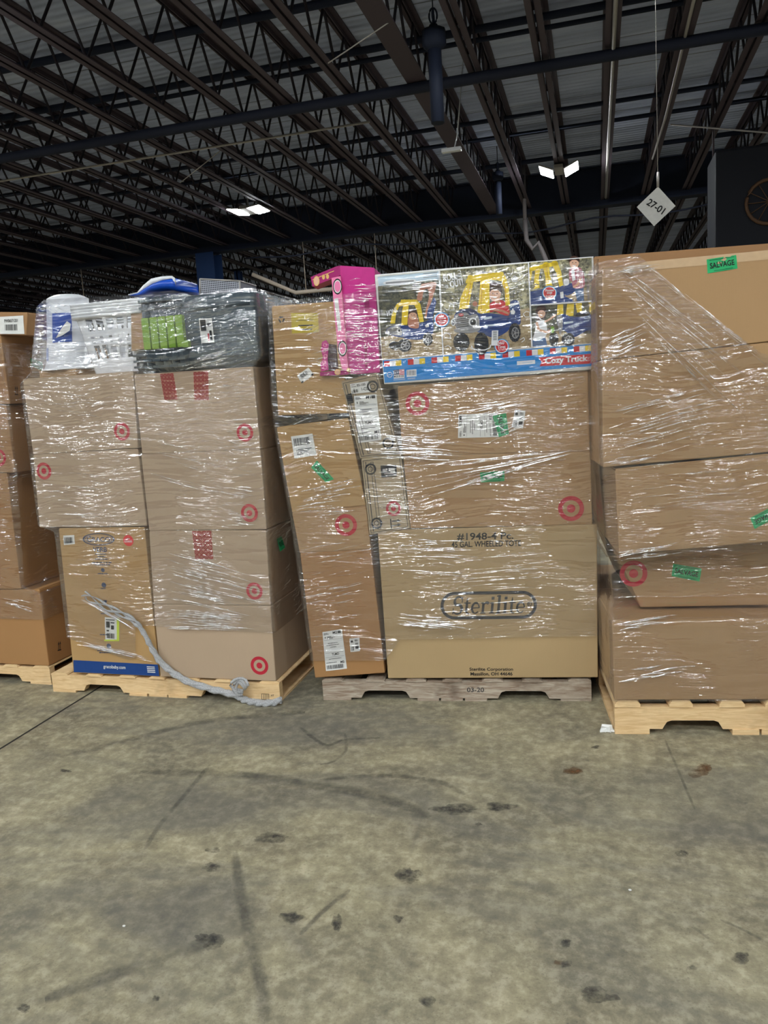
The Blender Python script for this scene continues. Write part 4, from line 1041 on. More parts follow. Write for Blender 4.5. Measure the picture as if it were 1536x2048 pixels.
b = carton(P3, [(682, 764), (755, 747), (799, 906), (720, 917)], .6, (164, 146, 118), 'narrow wagon carton leaning left, with a long white label, above its twin', off=.006, cat='wagon carton', group=None)
f = quad(P3, [(682, 764), (755, 747), (799, 906), (720, 917)], .006); wagon(b, f, 0, True)
sticker(b, P3, [(708, 792), (753, 788), (763, 880), (717, 886)], .006, draw=ship('M1', 15))
sticker(b, P3, [(700, 768), (737, 762), (743, 784), (703, 788)], .006, draw=lambda bm, f: (put_text(bm, f, '85-100', (.35, .12, .8, .35)), put_text(bm, f, '1-C02', (.55, .5, .95, .8)), put_rect(bm, f, (.05, .1, .25, .14)), put_rect(bm, f, (.05, .3, .3, .34)), put_bars(bm, f, (.1, .6, .4, .9), 8)), name='routing_label')
bm = bmesh.new(); f = quad(P3, [(692, 790), (703, 786), (709, 810), (697, 814)], .006); put_rect(bm, lambda s, t, h=0: f(s, t, .0016), (0, 0, 1, .8)); sub('dark_print', bm, M['black'], b)
b = carton(P3, [(722, 919), (802, 909), (820, 1056), (739, 1070)], .6, (176, 158, 128), 'narrow wagon carton with a small bullseye and arrows, wedged beside the bullseye cartons', off=.006, cat='wagon carton')
f = quad(P3, [(722, 919), (802, 909), (820, 1056), (739, 1070)], .006); wagon(b, f, 1, False)
bullseye(b, P3, 787, 1017, 15, .006, h=.002)
bm = bmesh.new(); f = quad(P3, [(761, 931), (793, 930), (794, 953), (763, 955)], .006); put_rect(bm, lambda s, t, h=0: f(s, t, .0018), (0, 0, 1, 1)); pp = sub('printed_picture', bm, M['black'], b)
bm = bmesh.new(); [put_rect(bm, lambda s, t, h=0: f(s, t, .0026), r_, i_ % 2) for i_, r_ in enumerate(((.12, .3, .4, .55), (.5, .25, .88, .45), (.2, .65, .8, .75), (.6, .5, .9, .6)))]; sub('picture_detail', bm, [M['conduit'], M['paper']], pp)
bm = bmesh.new(); f = quad(P3, [(780, 1038), (802, 1036), (803, 1054), (782, 1057)], .006); g = lambda s, t, h=0: f(s, t, .0018)
put_rect(bm, g, (0, 0, .1, 1))
for y in (.2, .65):
    put_rect(bm, g, (.15, y, .7, y + .12)); bm.faces.new([bm.verts.new(g(a, b_)) for a, b_ in ((.65, y - .12), (.65, y + .24), (1, y + .06))])
bmesh.ops.recalc_face_normals(bm, faces=bm.faces[:]); sub('printed_arrows', bm, M['black'], b)
# bullseye cartons
b = carton(P3, [(795, 774), (1176, 743), (1180, 902), (805, 912)], .95, CB_TAN, 'wide bullseye carton with a turned white shipping label, directly under the toy truck carton')
bullseye(b, P3, 835, 807, 24)
f0 = ship('E2', 25)
sticker(b, P3, [(916, 876), (917, 829), (995, 826), (998, 874)], draw=f0)
salvage(b, P3, [(1012, 826), (1018, 868), (998, 874), (985, 832)], h=.004)
sticker(b, P3, [(1030, 819), (1051, 822), (1046, 857), (1023, 855)], draw=small_lab, name='routing_label')
b = carton(P3, [(806, 914), (1181, 904), (1185, 1049), (821, 1057)], .95, CB_TAN, 'wide carton with a bullseye low at its right, resting on the tote carton')
bullseye(b, P3, 1142, 1017, 25); salvage(b, P3, [(960, 945), (1009, 942), (1009, 962), (962, 965)])
# the tote carton
b = carton(P3, [(755, 1063), (1194, 1050), (1196, 1355), (776, 1357)], .98, CB_STER, 'very large carton with a black oval-framed logo on the weathered pallet')
pr = bmesh.new()
f = quad(P3, [(914, 1066), (1027, 1064), (1027, 1079), (914, 1082)]); put_text(pr, lambda s, t, h=0: f(s, t, .0014), '#1948-4 Pc.', (0, 0, 1, 1), .02)
f = quad(P3, [(903, 1083), (1042, 1080), (1042, 1092), (903, 1095)]); put_text(pr, lambda s, t, h=0: f(s, t, .0014), '45 GAL. WHEELED TOTE', (0, 0, 1, 1), .02)
f = quad(P3, [(939, 1335), (1026, 1335), (1026, 1343), (939, 1343)]); put_text(pr, lambda s, t, h=0: f(s, t, .0014), 'Sterilite Corporation', (0, 0, 1, 1), .02)
f = quad(P3, [(941, 1344), (1025, 1344), (1025, 1352), (941, 1352)]); put_text(pr, lambda s, t, h=0: f(s, t, .0014), 'Massillon, OH 44646', (0, 0, 1, 1), .02)
sub('printed_text', pr, M['black'], b)
# logo: stadium frame and heavy serif letters drawn as outlines
bm = bmesh.new(); f = quad(P3, [(881, 1184), (1074, 1181), (1074, 1237), (881, 1239)]); asp = f.w / f.h
def stad(e, n=14):
    pts = []; hh = .5 - e; w = asp / 2 - .5
    for k in range(n + 1): a = math.pi * (-.5 + k / n); pts.append((w + hh * math.cos(a), hh * math.sin(a)))
    for k in range(n + 1): a = math.pi * (.5 + k / n); pts.append((-w + hh * math.cos(a), hh * math.sin(a)))
    return [f(x / asp + .5, .5 - y, .0014) for x, y in pts]
o_, i_ = [[bm.verts.new(p) for p in stad(e)] for e in (0, .11)]
for k in range(len(o_)): bm.faces.new((o_[k], o_[(k + 1) % len(o_)], i_[(k + 1) % len(o_)], i_[k]))
bmesh.ops.recalc_face_normals(bm, faces=bm.faces[:]); sub('logo_frame', bm, M['dark'], b)
def stroke(bm, F, pts, ws, h=.0014):
    """variable-width pen stroke on the map F"""
    n = len(pts); L = []
    for i, (x, y) in enumerate(pts):
        a = pts[max(i - 1, 0)]; c = pts[min(i + 1, n - 1)]; dx_, dy_ = c[0] - a[0], c[1] - a[1]; d = math.hypot(dx_, dy_) or 1; w = ws[i] / 2
        L.append((bm.verts.new(F(x - dy_ / d * w, y + dx_ / d * w)), bm.verts.new(F(x + dy_ / d * w, y - dx_ / d * w))))
    for p, q in zip(L, L[1:]):
        try: bm.faces.new((p[0], q[0], q[1], p[1]))
        except ValueError: pass
def arcp(cx, cy, rx, ry, a0, a1, n=14): return [(cx + rx * math.cos(math.radians(a0 + (a1 - a0) * k / n)), cy + ry * math.sin(math.radians(a0 + (a1 - a0) * k / n))) for k in range(n + 1)]
def serif_glyph(bm, F, ch):
    """unit: x-height 1, y up from the baseline; returns advance width"""
    if ch == 'i' or ch == 'l':
        top = 1.0 if ch == 'i' else 1.62
        stroke(bm, F, [(.30, 0), (.30, top)], [.24, .24]); stroke(bm, F, [(.04, .04), (.56, .04)], [.09, .09]); stroke(bm, F, [(.06, top - .1), (.3, top - .02)], [.1, .12])
        if ch == 'i': stroke(bm, F, [(.17, 1.36), (.43, 1.36)], [.27, .27])
        return .60
    if ch == 't':
        stroke(bm, F, [(.30, 1.42), (.28, 1.0), (.28, .3)] + arcp(.5, .26, .22, .24, 180, 290, 8), [.04, .22, .23] + [.22 - .016 * k for k in range(9)]); stroke(bm, F, [(.02, .96), (.62, .96)], [.1, .1]); return .68
    if ch == 'e':
        stroke(bm, F, arcp(.44, .5, .33, .46, 0, 320, 22), [.2 if 5 <= k <= 16 else .1 + .02 * (k < 5) for k in range(23)]); stroke(bm, F, [(.16, .52), (.78, .52)], [.09, .09]); return .88
    if ch == 'r':
        stroke(bm, F, [(.26, 0), (.26, 1.0)], [.23, .23]); stroke(bm, F, [(.03, .04), (.52, .04)], [.09, .09]); stroke(bm, F, [(.03, .92), (.26, .98)], [.1, .1])
        stroke(bm, F, arcp(.55, .62, .27, .36, 170, 40, 8), [.08, .1, .13, .16, .2, .24, .26, .26, .2]); return .80
    if ch == 'S':
        pts = arcp(.56, 1.12, .36, .40, 20, 230, 12) + arcp(.52, .42, .40, .42, 60, -150, 14)
        ws = [.1 + .13 * math.sin(math.pi * k / (len(pts) - 1)) ** 1 + (.04 if 8 < k < 18 else 0) for k in range(len(pts))]
        stroke(bm, F, pts, ws); stroke(bm, F, [(.90, 1.0), (.90, 1.5)], [.08, .1]); stroke(bm, F, [(.12, -.02), (.12, .52)], [.1, .08]); return 1.08
bm = bmesh.new(); x = 0; adv = {'S': 1.08, 't': .68, 'e': .88, 'r': .80, 'i': .60, 'l': .60}; tot = sum(adv[c] for c in 'Sterilite')
fl = quad(P3, [(903, 1192), (1052, 1190), (1052, 1227), (903, 1229)])
for ch in 'Sterilite':
    F = lambda a, y, x=x: fl((x + a + .10 * y) / (tot + .1), 1 - (y + .05) / 1.65, .0014)
    serif_glyph(bm, F, ch); x += adv[ch]
ring_face(bm, P3.px(1059, 1208) + P3.n * .0014, P3.u, Vector((0, 0, 1)), .008, .011, 0, 20)
put_text(bm, lambda s, t, h=0: quad(P3, [(1056.5, 1205), (1061.5, 1205), (1061.5, 1211), (1056.5, 1211)])(s, t, .0014), 'R', (0, 0, 1, 1), .01)
bmesh.ops.recalc_face_normals(bm, faces=bm.faces[:]); sub('logo_lettering', bm, M['dark'], b)

# ------------------------------------------------------------------ pink display carton
M['pink'] = flat('magenta_carton', (196, 30, 132), .4, 0, .4); M['pink_dark'] = flat('deep_pink_print', (160, 24, 104), .4); M['pink_lt'] = flat('light_pink_print', (240, 130, 176), .45)
r = thing('display_carton', 'bright pink display carton stood on end, open to the left, showing a printed pink car', 'display carton', P3.px(725, 748))
bm = bmesh.new(); prism(bm, [P3.px(x, y, .002) for x, y in ((679, 531), (698, 749), (760, 745), (749, 535))], -P3.n * .42)
bmesh.ops.bevel(bm, geom=bm.edges[:], offset=.003, segments=2, affect='EDGES'); bmesh.ops.recalc_face_normals(bm, faces=bm.faces[:]); sub('carton_body', bm, M['pink'], r)
bm = bmesh.new(); prism(bm, [P3.px(x, y) for x, y in ((621, 554), (625, 573), (669, 556), (681, 550), (679, 531), (672, 533))], -P3.n * .10); bmesh.ops.recalc_face_normals(bm, faces=bm.faces[:]); a_ = sub('top_panel', bm, M['pink_dark'], r)
bm = bmesh.new(); g = lambda x, y, h=.0012: P3.px(x, y) + P3.n * h
def ell(bm, x, y, rx, ry, mat=0, h=.0012, n=24, pl=P3, a0=0, a1=360):
    bm.faces.new([bm.verts.new(pl.px(x + rx * math.cos(math.radians(a0 + (a1 - a0) * k / n)), y - ry * math.sin(math.radians(a0 + (a1 - a0) * k / n)), h)) for k in range(n)]).material_index = mat
def poly(bm, pts, mat=0, h=.0012, pl=P3):
    bm.faces.new([bm.verts.new(pl.px(x, y, h)) for x, y in pts]).material_index = mat
M['gold_ink'] = flat('gold_ink', (226, 184, 110), .4); M['skin'] = flat('printed_skin_tone', (228, 180, 150), .5); M['hair'] = flat('printed_brown_hair', (70, 46, 34), .6)
ell(bm, 633, 562, 6, 10, 0); ell(bm, 633, 562, 4.5, 8, 1, .002); ell(bm, 647, 554, 3, 5, 0); ell(bm, 655, 553, 3, 5, 0)
poly(bm, [(625, 559), (668, 541), (668, 542.5), (625, 560.5)], 0)
bmesh.ops.recalc_face_normals(bm, faces=bm.faces[:]); sub('printed_badges', bm, [M['gold_ink'], M['skin']], a_)
bm = bmesh.new(); prism(bm, [P3.px(x, y, .028) for x, y in ((640, 744), (640, 752), (698, 749), (697, 740))], -P3.n * .024)
bmesh.ops.recalc_face_normals(bm, faces=bm.faces[:]); lp_ = sub('bottom_panel', bm, M['pink_dark'], r)
bm = bmesh.new(); ell(bm, 675, 744, 6, 6, 0, .0292); ell(bm, 675, 744, 4.5, 4.5, 1, .030); ell(bm, 697, 740, 4, 4, 0, .0292); bmesh.ops.recalc_face_normals(bm, faces=bm.faces[:]); sub('printed_badges', bm, [M['gold_ink'], M['skin']], lp_)
bm = bmesh.new(); prism(bm, [P3.px(x, y, .024) for x, y in ((644, 684), (652, 680), (657, 688), (655, 720), (657, 740), (642, 743), (641, 728), (646, 715), (642, 700))], -P3.n * .01)
bmesh.ops.recalc_face_normals(bm, faces=bm.faces[:]); w_ = sub('pink_crest', bm, M['pink'], r)
bm = bmesh.new()
for (x, y) in ((650, 690), (648, 702), (651, 712), (648, 724), (650, 735)): ring_face(bm, P3.px(x, y, .0252), P3.u, Vector((0, 0, 1)), .006, .009, 0, 12)
sub('crest_print', bm, M['pink_lt'], w_)
bm = bmesh.new(); prism(bm, [P3.px(x, y, .012) for x, y in ((652, 687), (672, 690), (676, 742), (657, 740))], -P3.n * .01); bmesh.ops.recalc_face_normals(bm, faces=bm.faces[:]); sub('window_print', bm, flat('dark_plum_print', (60, 28, 40), .4), r)
bm = bmesh.new(); prism(bm, [P3.px(x, y, .016) for x, y in ((663, 556), (681, 552), (697, 745), (684, 738), (676, 700), (670, 640))], -P3.n * .02); bmesh.ops.recalc_face_normals(bm, faces=bm.faces[:]); ca = sub('printed_car', bm, M['pink_lt'], r)
bm = bmesh.new()
for x, y in ((675, 573), (685, 697)):
    for rx, ry, mt, hh in ((9, 16, 0, .0172), (7.4, 13, 1, .018), (6.2, 11, 2, .0188)): ell(bm, x, y, rx, ry, mt, hh)
poly(bm, [(668, 598), (676, 596), (683, 660), (676, 662)], 1, .0172)
bmesh.ops.recalc_face_normals(bm, faces=bm.faces[:]); sub('car_wheels', bm, [M['black'], M['paper'], M['pink_lt']], ca)
bm = bmesh.new(); f = quad(P3, [(728, 595), (738, 595), (739, 616), (729, 616)], .004); put_rect(bm, lambda s, t, h=0: f(s, t), (0, 0, 1, 1)); f = quad(P3, [(729, 690), (741, 690), (742, 735), (730, 736)], .004); put_rect(bm, lambda s, t, h=0: f(s, t), (0, 0, .4, 1))
sub('faint_print', bm, M['pink_dark'], r)

# ------------------------------------------------------------------ toy truck carton
TC = [(749, 549), (1187, 514), (1193, 739), (768, 769)]
TP = P3; TO = .012
root = carton(P3, TC, .46, (0, 0, 0), 'wide printed toy truck carton with a blue foot band, topmost of the third stack', off=TO, name='toy_carton', cat='toy carton', cbmat=flat('white_carton', (222, 222, 216), .45), flaps=False)
def cc(x, y): return (740 + x / 3.2, 500 + y / 3.2)
class Art:
    def __init__(s, parent, name): s.bm = bmesh.new(); s.m = []; s.parent = parent; s.name = name
    def mi(s, m):
        if m not in s.m: s.m.append(m)
        return s.m.index(m)
    def face(s, pts, m, L, smooth=False):
        if smooth:
            q = []; n = len(pts)
            for i in range(n):
                p0, p1, p2, p3 = pts[i - 1], pts[i], pts[(i + 1) % n], pts[(i + 2) % n]
                for k in range(4):
                    t = k / 4; q.append(tuple(.5 * ((2 * b) + (c - a) * t + (2 * a - 5 * b + 4 * c - d) * t * t + (3 * b - a - 3 * c + d) * t ** 3) for a, b, c, d in zip(p0, p1, p2, p3)))
            pts = q
        vs = [s.bm.verts.new(TP.px(*cc(x, y), TO + .0008 + L * .0003)) for x, y in pts]
        s.bm.faces.new(vs).material_index = s.mi(m)
    def el(s, x, y, rx, ry, m, L, n=26, tilt=0):
        ct, st = math.cos(tilt), math.sin(tilt)
        s.face([(x + rx * math.cos(a) * ct - ry * math.sin(a) * st, y + rx * math.cos(a) * st + ry * math.sin(a) * ct) for a in [2 * math.pi * k / n for k in range(n)]], m, L)
    def line(s, pts, w, m, L):
        for a, b in zip(pts, pts[1:]):
            dx_, dy_ = b[0] - a[0], b[1] - a[1]; d = math.hypot(dx_, dy_) or 1; nx, ny = -dy_ / d * w / 2, dx_ / d * w / 2
            s.face([(a[0] + nx, a[1] + ny), (b[0] + nx, b[1] + ny), (b[0] - nx, b[1] - ny), (a[0] - nx, a[1] - ny)], m, L)
    def text(s, t, c, m, L, bold=.02):
        f = quad(TP, [cc(*p) for p in c], TO + .0008 + L * .0003); k = s.mi(m); put_text(s.bm, lambda a, b, h=0: f(a, b), t, (0, 0, 1, 1), bold, k)
    def done(s):
        for f in s.bm.faces:
            f.normal_update()
            if f.normal.dot(TP.n) < 0: f.normal_flip()
        return sub(s.name, s.bm, s.m, s.parent)
SKY = flat('carton_blue', (28, 138, 214), .4); YEL = flat('printed_yellow', (246, 214, 40), .4); YEL2 = flat('printed_amber', (214, 166, 24), .4); TB = flat('printed_truck_blue', (30, 62, 128), .4); TB2 = flat('printed_dark_blue', (18, 36, 84), .4)
RED = flat('printed_red', (206, 34, 46), .4); WH = flat('printed_white', (236, 238, 240), .4); BK = M['black']; GR = flat('printed_silver', (150, 150, 152), .4); DG = flat('printed_charcoal', (58, 58, 62), .5); SK = M['skin']; HR = M['hair']
SK2 = flat('printed_arm_tone', (196, 132, 104), .5); LB = flat('printed_pale_blue', (196, 216, 230), .4); DEN = flat('printed_denim', (70, 104, 150), .5); SAND = M['ground']; PLD = flat('printed_plaid', (186, 108, 120), .5)
band = Art(root, 'blue_band'); band.face([(80, 706), (1428, 600), (1430, 742), (94, 850)], SKY, 0); band = band.done()
a = Art(band, 'band_print')
for i in range(9):
    x0 = 90 + 151.6 * i; y0 = 712 - .0775 * (x0 - 90)
    for k, m_ in enumerate((RED, WH, YEL)):
        xa = x0 + 37 * k; ya = y0 - .0775 * 37 * k; a.face([(xa, ya), (xa + 36, ya - 2.8), (xa + 37, ya + 33), (xa + 1, ya + 36)], m_, 2)
a.face([(1078, 688), (1425, 664), (1432, 726), (1086, 744), (1098, 716)], RED, 3); a.face([(1425, 664), (1430, 664), (1432, 726), (1428, 726)], RED, 3)
a.text('Cozy Truck', [(1120, 690), (1394, 671), (1396, 722), (1122, 738)], WH, 5, .035)
a.face([(940, 712), (1056, 703), (1057, 728), (941, 737)], WH, 3); a.line([(975, 722), (1040, 717)], 5, LB, 4)
a.el(126, 798, 18, 18, WH, 2); a.el(126, 798, 14, 14, SKY, 3); a.line([(116, 800), (136, 796)], 4, WH, 4)
a.face([(150, 768), (220, 762), (221, 818), (152, 823)], WH, 2); a.face([(150, 768), (186, 765), (187, 796), (151, 799)], TB2, 3)
for k in range(4): a.line([(187, 770 + k * 9), (220, 767 + k * 9)], 4.5, RED, 3)
for i in range(5):
    for j in range(3): a.el(155 + i * 6.5, 772 + j * 9, 1.6, 1.6, WH, 4, 6)
a.text('MADE IN USA', [(153, 803), (218, 798), (218, 812), (153, 817)], BK, 4)
a.face([(233, 768), (297, 763), (298, 808), (235, 813)], WH, 2)
rs = random.Random(4); x = 238
while x < 292: w = rs.choice((2, 2, 4)); a.line([(x, 770), (x, 802)], w, BK, 3); x += w + rs.choice((2, 3, 4))
for y in (828, 834): a.line([(150, y), (225, y - 5)], 2.5, LB, 2); a.line([(240, y - 7), (290, y - 10)], 2.5, LB, 2)
a.done()
def panel(name, pts, bg, ground=None, gm=None):
    p = Art(root, name); p.face(pts, bg, 0)
    if ground: p.face(ground, gm or SAND, 1)
    return p
def wheel(a, x, y, rx, ry, L, hub=.5, tread=True):
    a.el(x, y, rx, ry, BK, L)
    if tread:
        for k in range(14): t = k * math.pi / 7; a.line([(x + rx * .78 * math.cos(t), y + ry * .78 * math.sin(t)), (x + rx * 1.04 * math.cos(t + .12), y + ry * 1.04 * math.sin(t + .12))], 5, DG, L + 1)
    if hub:
        a.el(x + rx * .1, y + 2, rx * hub, ry * hub, GR, L + 2); a.el(x + rx * .1, y + 2, rx * hub * .8, ry * hub * .8, DG, L + 3)
        for k in range(5): t = k * 1.257; a.line([(x + rx * .1, y + 2), (x + rx * .1 + rx * hub * .85 * math.cos(t), y + 2 + ry * hub * .85 * math.sin(t))], rx * .13, GR, L + 4)
def face(a, x, y, rx, ry, L, hair=None, hs=1.0):
    a.el(x, y - ry * .42, rx * 1.18, ry * .95, hair or HR, L); a.el(x, y, rx, ry, SK, L + 1); a.face([(x - rx * .95, y - ry * .25), (x - rx * .6, y - ry * .95), (x, y - ry * 1.1), (x + rx * .65, y - ry * .95), (x + rx * .95, y - ry * .25), (x + rx * .4, y - ry * .6), (x - rx * .4, y - ry * .6)], hair or HR, L + 2, True)
    a.el(x - rx * .35, y - ry * .08, rx * .13, ry * .08, BK, L + 3, 10); a.el(x + rx * .35, y - ry * .08, rx * .13, ry * .08, BK, L + 3, 10)
    a.face([(x - rx * .32, y + ry * .42), (x + rx * .32, y + ry * .40), (x + rx * .18, y + ry * .54), (x - rx * .18, y + ry * .54)], WH, L + 3, True); a.line([(x, y), (x - rx * .06, y + ry * .2)], rx * .1, SK2, L + 3)
# --- left panel
p = panel('printed_picture', [(50, 232), (443, 190), (468, 668), (78, 702)], M['foliage_dark'], [(70, 560), (160, 545), (300, 560), (464, 520), (468, 668), (78, 702)]); p = p.done()
h_ = Art(root, 'printed_header'); h_.face([(48, 172), (441, 137), (443, 188), (56, 230)], LB, 0); hd = h_.done()
h_ = Art(hd, 'header_print'); h_.el(190, 205, 108, 20, WH, 2, tilt=-.07); h_.el(190, 205, 100, 15, RED, 1, tilt=-.07)
for k in range(3): h_.line([(340, 152 + 12 * k), (430, 144 + 12 * k)], 4, GR, 2)
h_.line([(100, 212), (280, 197)], 10, GR, 3); h_.done()
a = Art(p, 'printed_truck')
a.face([(300, 312), (326, 226), (352, 214), (418, 205), (420, 240), (402, 300), (376, 385), (372, 436), (352, 432), (358, 380), (378, 300), (370, 250), (344, 262), (330, 322)], SK2, 2, True)
a.face([(360, 440), (370, 380), (410, 300), (425, 330), (408, 400), (398, 450)], TB, 3)
a.face([(106, 505), (170, 480), (260, 486), (345, 462), (398, 440), (407, 495), (395, 540), (330, 572), (255, 572), (200, 560), (120, 540)], TB, 4, True)
a.face([(108, 508), (170, 486), (196, 500), (202, 545), (130, 540)], GR, 5, True); a.el(185, 515, 12, 16, WH, 6); a.el(187, 516, 6, 9, BK, 7); a.el(118, 530, 8, 12, WH, 6)
for k in range(4): a.line([(122, 512 + 7 * k), (168, 506 + 7 * k)], 3, DG, 6)
a.face([(172, 345), (205, 326), (300, 322), (322, 345), (345, 458), (318, 462), (300, 385), (284, 352), (248, 352), (238, 478), (200, 480), (206, 385), (214, 356), (186, 362), (168, 400), (160, 470), (130, 470), (140, 410), (156, 372)], YEL, 9)
for k in range(7): a.el(205 + k * 15, 325 - (k % 2), 9, 8, YEL, 8)
a.face([(246, 430), (300, 428), (312, 496), (262, 498), (244, 480)], SK2, 5, True); face(a, 274, 418, 26, 29, 5)
wheel(a, 222, 610, 44, 42, 10, .68); wheel(a, 370, 570, 32, 42, 10, .62); a.el(162, 612, 42, 26, BK, 9)
a.text('HONK', [(104, 392), (172, 362), (180, 394), (112, 424)], WH, 11); a.face([(352, 482), (372, 470), (378, 492), (358, 496)], WH, 6)
a.done()
# --- middle panel
p = panel('printed_picture', [(450, 134), (1012, 84), (1035, 622), (472, 668)], M['foliage'], [(458, 430), (560, 410), (700, 420), (1028, 370), (1035, 622), (472, 668)]).done()
a = Art(p, 'printed_truck')
a.face([(540, 418), (575, 385), (640, 372), (700, 408), (765, 404), (890, 412), (895, 335), (950, 328), (964, 430), (958, 478), (912, 472), (880, 520), (795, 560), (700, 530), (640, 510), (560, 505), (545, 460)], TB, 3, True)
a.face([(895, 345), (948, 335), (950, 348), (896, 360)], WH, 5); a.face([(580, 380), (640, 372), (690, 402), (640, 412), (560, 412)], TB2, 4, True)
a.face([(548, 415), (625, 404), (650, 470), (650, 520), (570, 524), (552, 490)], GR, 6, True)
for k in range(6): a.line([(556, 430 + 13 * k), (632, 420 + 13 * k)], 5, DG, 7)
a.el(583, 415, 16, 9, RED, 8); a.line([(574, 416), (592, 414)], 4, WH, 9)
a.face([(625, 430), (680, 410), (700, 450), (695, 500), (655, 515), (640, 490)], GR, 6, True)
a.el(657, 460, 26, 28, WH, 8); a.el(660, 463, 19, 21, DG, 9); a.el(661, 464, 11, 13, BK, 10); a.el(655, 456, 4, 5, WH, 11); a.el(533, 462, 14, 24, WH, 8); a.el(532, 464, 9, 15, DG, 9)
a.face([(548, 505), (690, 488), (700, 515), (640, 532), (556, 528)], GR, 7, True); a.line([(580, 512), (606, 510)], 4, WH, 9)
for pts in ([(628, 206), (662, 200), (646, 285), (630, 372), (570, 380), (578, 310), (602, 252)], [(706, 196), (766, 192), (764, 290), (766, 400), (712, 408), (688, 396), (700, 300)], [(835, 170), (866, 178), (888, 240), (896, 352), (868, 357), (862, 262), (846, 212)]): a.face(pts, YEL, 15)
a.face([(612, 212), (630, 174), (700, 158), (800, 148), (848, 152), (872, 180), (866, 204), (800, 192), (700, 200), (640, 210)], YEL, 16, True)
for k in range(9): a.el(640 + k * 25, 172 - k * 2.6, 16, 12, YEL, 14)
a.line([(645, 212), (628, 300), (616, 372)], 5, YEL2, 17); a.line([(722, 205), (712, 300), (712, 396)], 5, YEL2, 17); a.line([(858, 215), (872, 300), (876, 350)], 5, YEL2, 17)
a.face([(762, 352), (795, 326), (845, 322), (882, 350), (892, 412), (858, 417), (800, 392), (770, 398)], RED, 11, True); a.face([(800, 322), (830, 318), (830, 338), (805, 340)], SK2, 12, True)
face(a, 800, 282, 38, 46, 12); a.el(801, 232, 46, 26, HR, 12); a.el(672, 345, 16, 17, SK2, 14); a.line([(770, 380), (850, 390), (888, 408)], 14, SK2, 13)
a.face([(900, 388), (918, 380), (930, 395), (922, 412), (902, 410)], WH, 6)
a.line([(730, 440), (780, 430)], 16, LB, 6); a.line([(735, 484), (800, 480)], 10, LB, 6); a.line([(770, 500), (830, 505), (870, 480), (890, 415)], 3, TB2, 6)
wheel(a, 585, 590, 52, 60, 9, 0); wheel(a, 713, 600, 46, 72, 11, 0); wheel(a, 926, 528, 38, 60, 9, .62)
for k in range(5): a.line([(690, 548 + k * 22), (738, 552 + k * 22)], 6, DG, 14); a.line([(560, 548 + k * 20), (612, 552 + k * 20)], 6, DG, 13)
a.done()
a = Art(p, 'printed_words')
a.text('ROLL', [(466, 160), (552, 140), (560, 186), (472, 206)], WH, 3, .03); a.text('OUT!', [(508, 200), (590, 178), (598, 224), (516, 244)], WH, 3, .03)
for pts in ([(560, 135), (575, 128), (580, 142)], [(566, 152), (584, 148)], [(478, 236), (492, 226), (500, 240), (486, 246)], [(480, 372), (490, 384), (505, 380), (512, 350), (520, 344), (532, 352), (540, 344), (534, 368), (540, 382), (515, 386)], [(980, 410), (1000, 392), (1022, 398), (1020, 428), (995, 430), (980, 410)], [(470, 540), (490, 528), (515, 545), (512, 566), (480, 560)], [(905, 180), (925, 165), (945, 180), (940, 200), (915, 202), (905, 180)], [(950, 192), (975, 180), (990, 160), (1010, 150)], [(480, 620), (500, 610), (520, 628), (510, 640)], [(960, 575), (985, 560), (990, 575), (970, 590)]): a.line(pts, 4, WH, 3)
a.el(926, 185, 14, 10, WH, 3)
a.line([(650, 612), (655, 630), (690, 642), (735, 640), (768, 626), (772, 606)], 7, WH, 26); a.face([(690, 628), (712, 642), (692, 652)], WH, 26); a.done()
a = Art(p, 'printed_badge'); a.el(843, 616, 48, 48, SKY, 30); a.el(843, 616, 43, 43, WH, 31); a.el(843, 616, 38, 38, RED, 32); a.text('360°', [(816, 585), (868, 580), (870, 602), (818, 607)], WH, 34); a.text('Tires', [(816, 610), (866, 606), (867, 630), (818, 634)], WH, 34); a.text('for easy', [(824, 637), (862, 634), (862, 643), (824, 646)], WH, 34); a.done()
a = Art(root, 'barcode_sticker'); a.face([(780, 516), (821, 514), (817, 612), (776, 612)], WH, 38)
for k in range(12): a.line([(788, 522 + k * 5), (812, 521 + k * 5)], (2, 3, 1.5)[k % 3], DG, 39)
a.done()
# --- right panels
p = panel('printed_picture', [(1018, 78), (1418, 48), (1428, 324), (1028, 350)], M['foliage'], [(1240, 250), (1426, 240), (1428, 324), (1245, 334)]).done()
a = Art(p, 'printed_truck')
for pts in ([(1020, 112), (1104, 92), (1196, 72), (1202, 96), (1110, 118), (1064, 128), (1022, 140)], [(1060, 112), (1094, 106), (1080, 180), (1086, 242), (1048, 250), (1052, 180)], [(1104, 100), (1146, 90), (1150, 160), (1170, 240), (1126, 246), (1122, 170)], [(1160, 82), (1198, 74), (1224, 140), (1236, 226), (1212, 236), (1194, 150)], [(1020, 130), (1040, 130), (1030, 190), (1022, 200)]): a.face(pts, YEL, 4)
a.el(1128, 94, 22, 16, YEL, 4); a.el(1182, 86, 22, 16, YEL, 4); a.line([(1130, 100), (1136, 160), (1148, 236)], 4, YEL2, 5)
a.face([(1024, 266), (1100, 250), (1240, 226), (1248, 296), (1300, 320), (1300, 333), (1028, 350)], TB, 3); a.face([(1245, 228), (1300, 212), (1340, 240), (1300, 275), (1250, 290)], TB, 3, True); a.face([(1240, 190), (1270, 186), (1272, 220), (1245, 226)], WH, 4, True); a.face([(1216, 270), (1236, 266), (1240, 306), (1220, 310)], WH, 4)
a.line([(1050, 240), (1056, 218), (1080, 222)], 5, BK, 5); a.done()
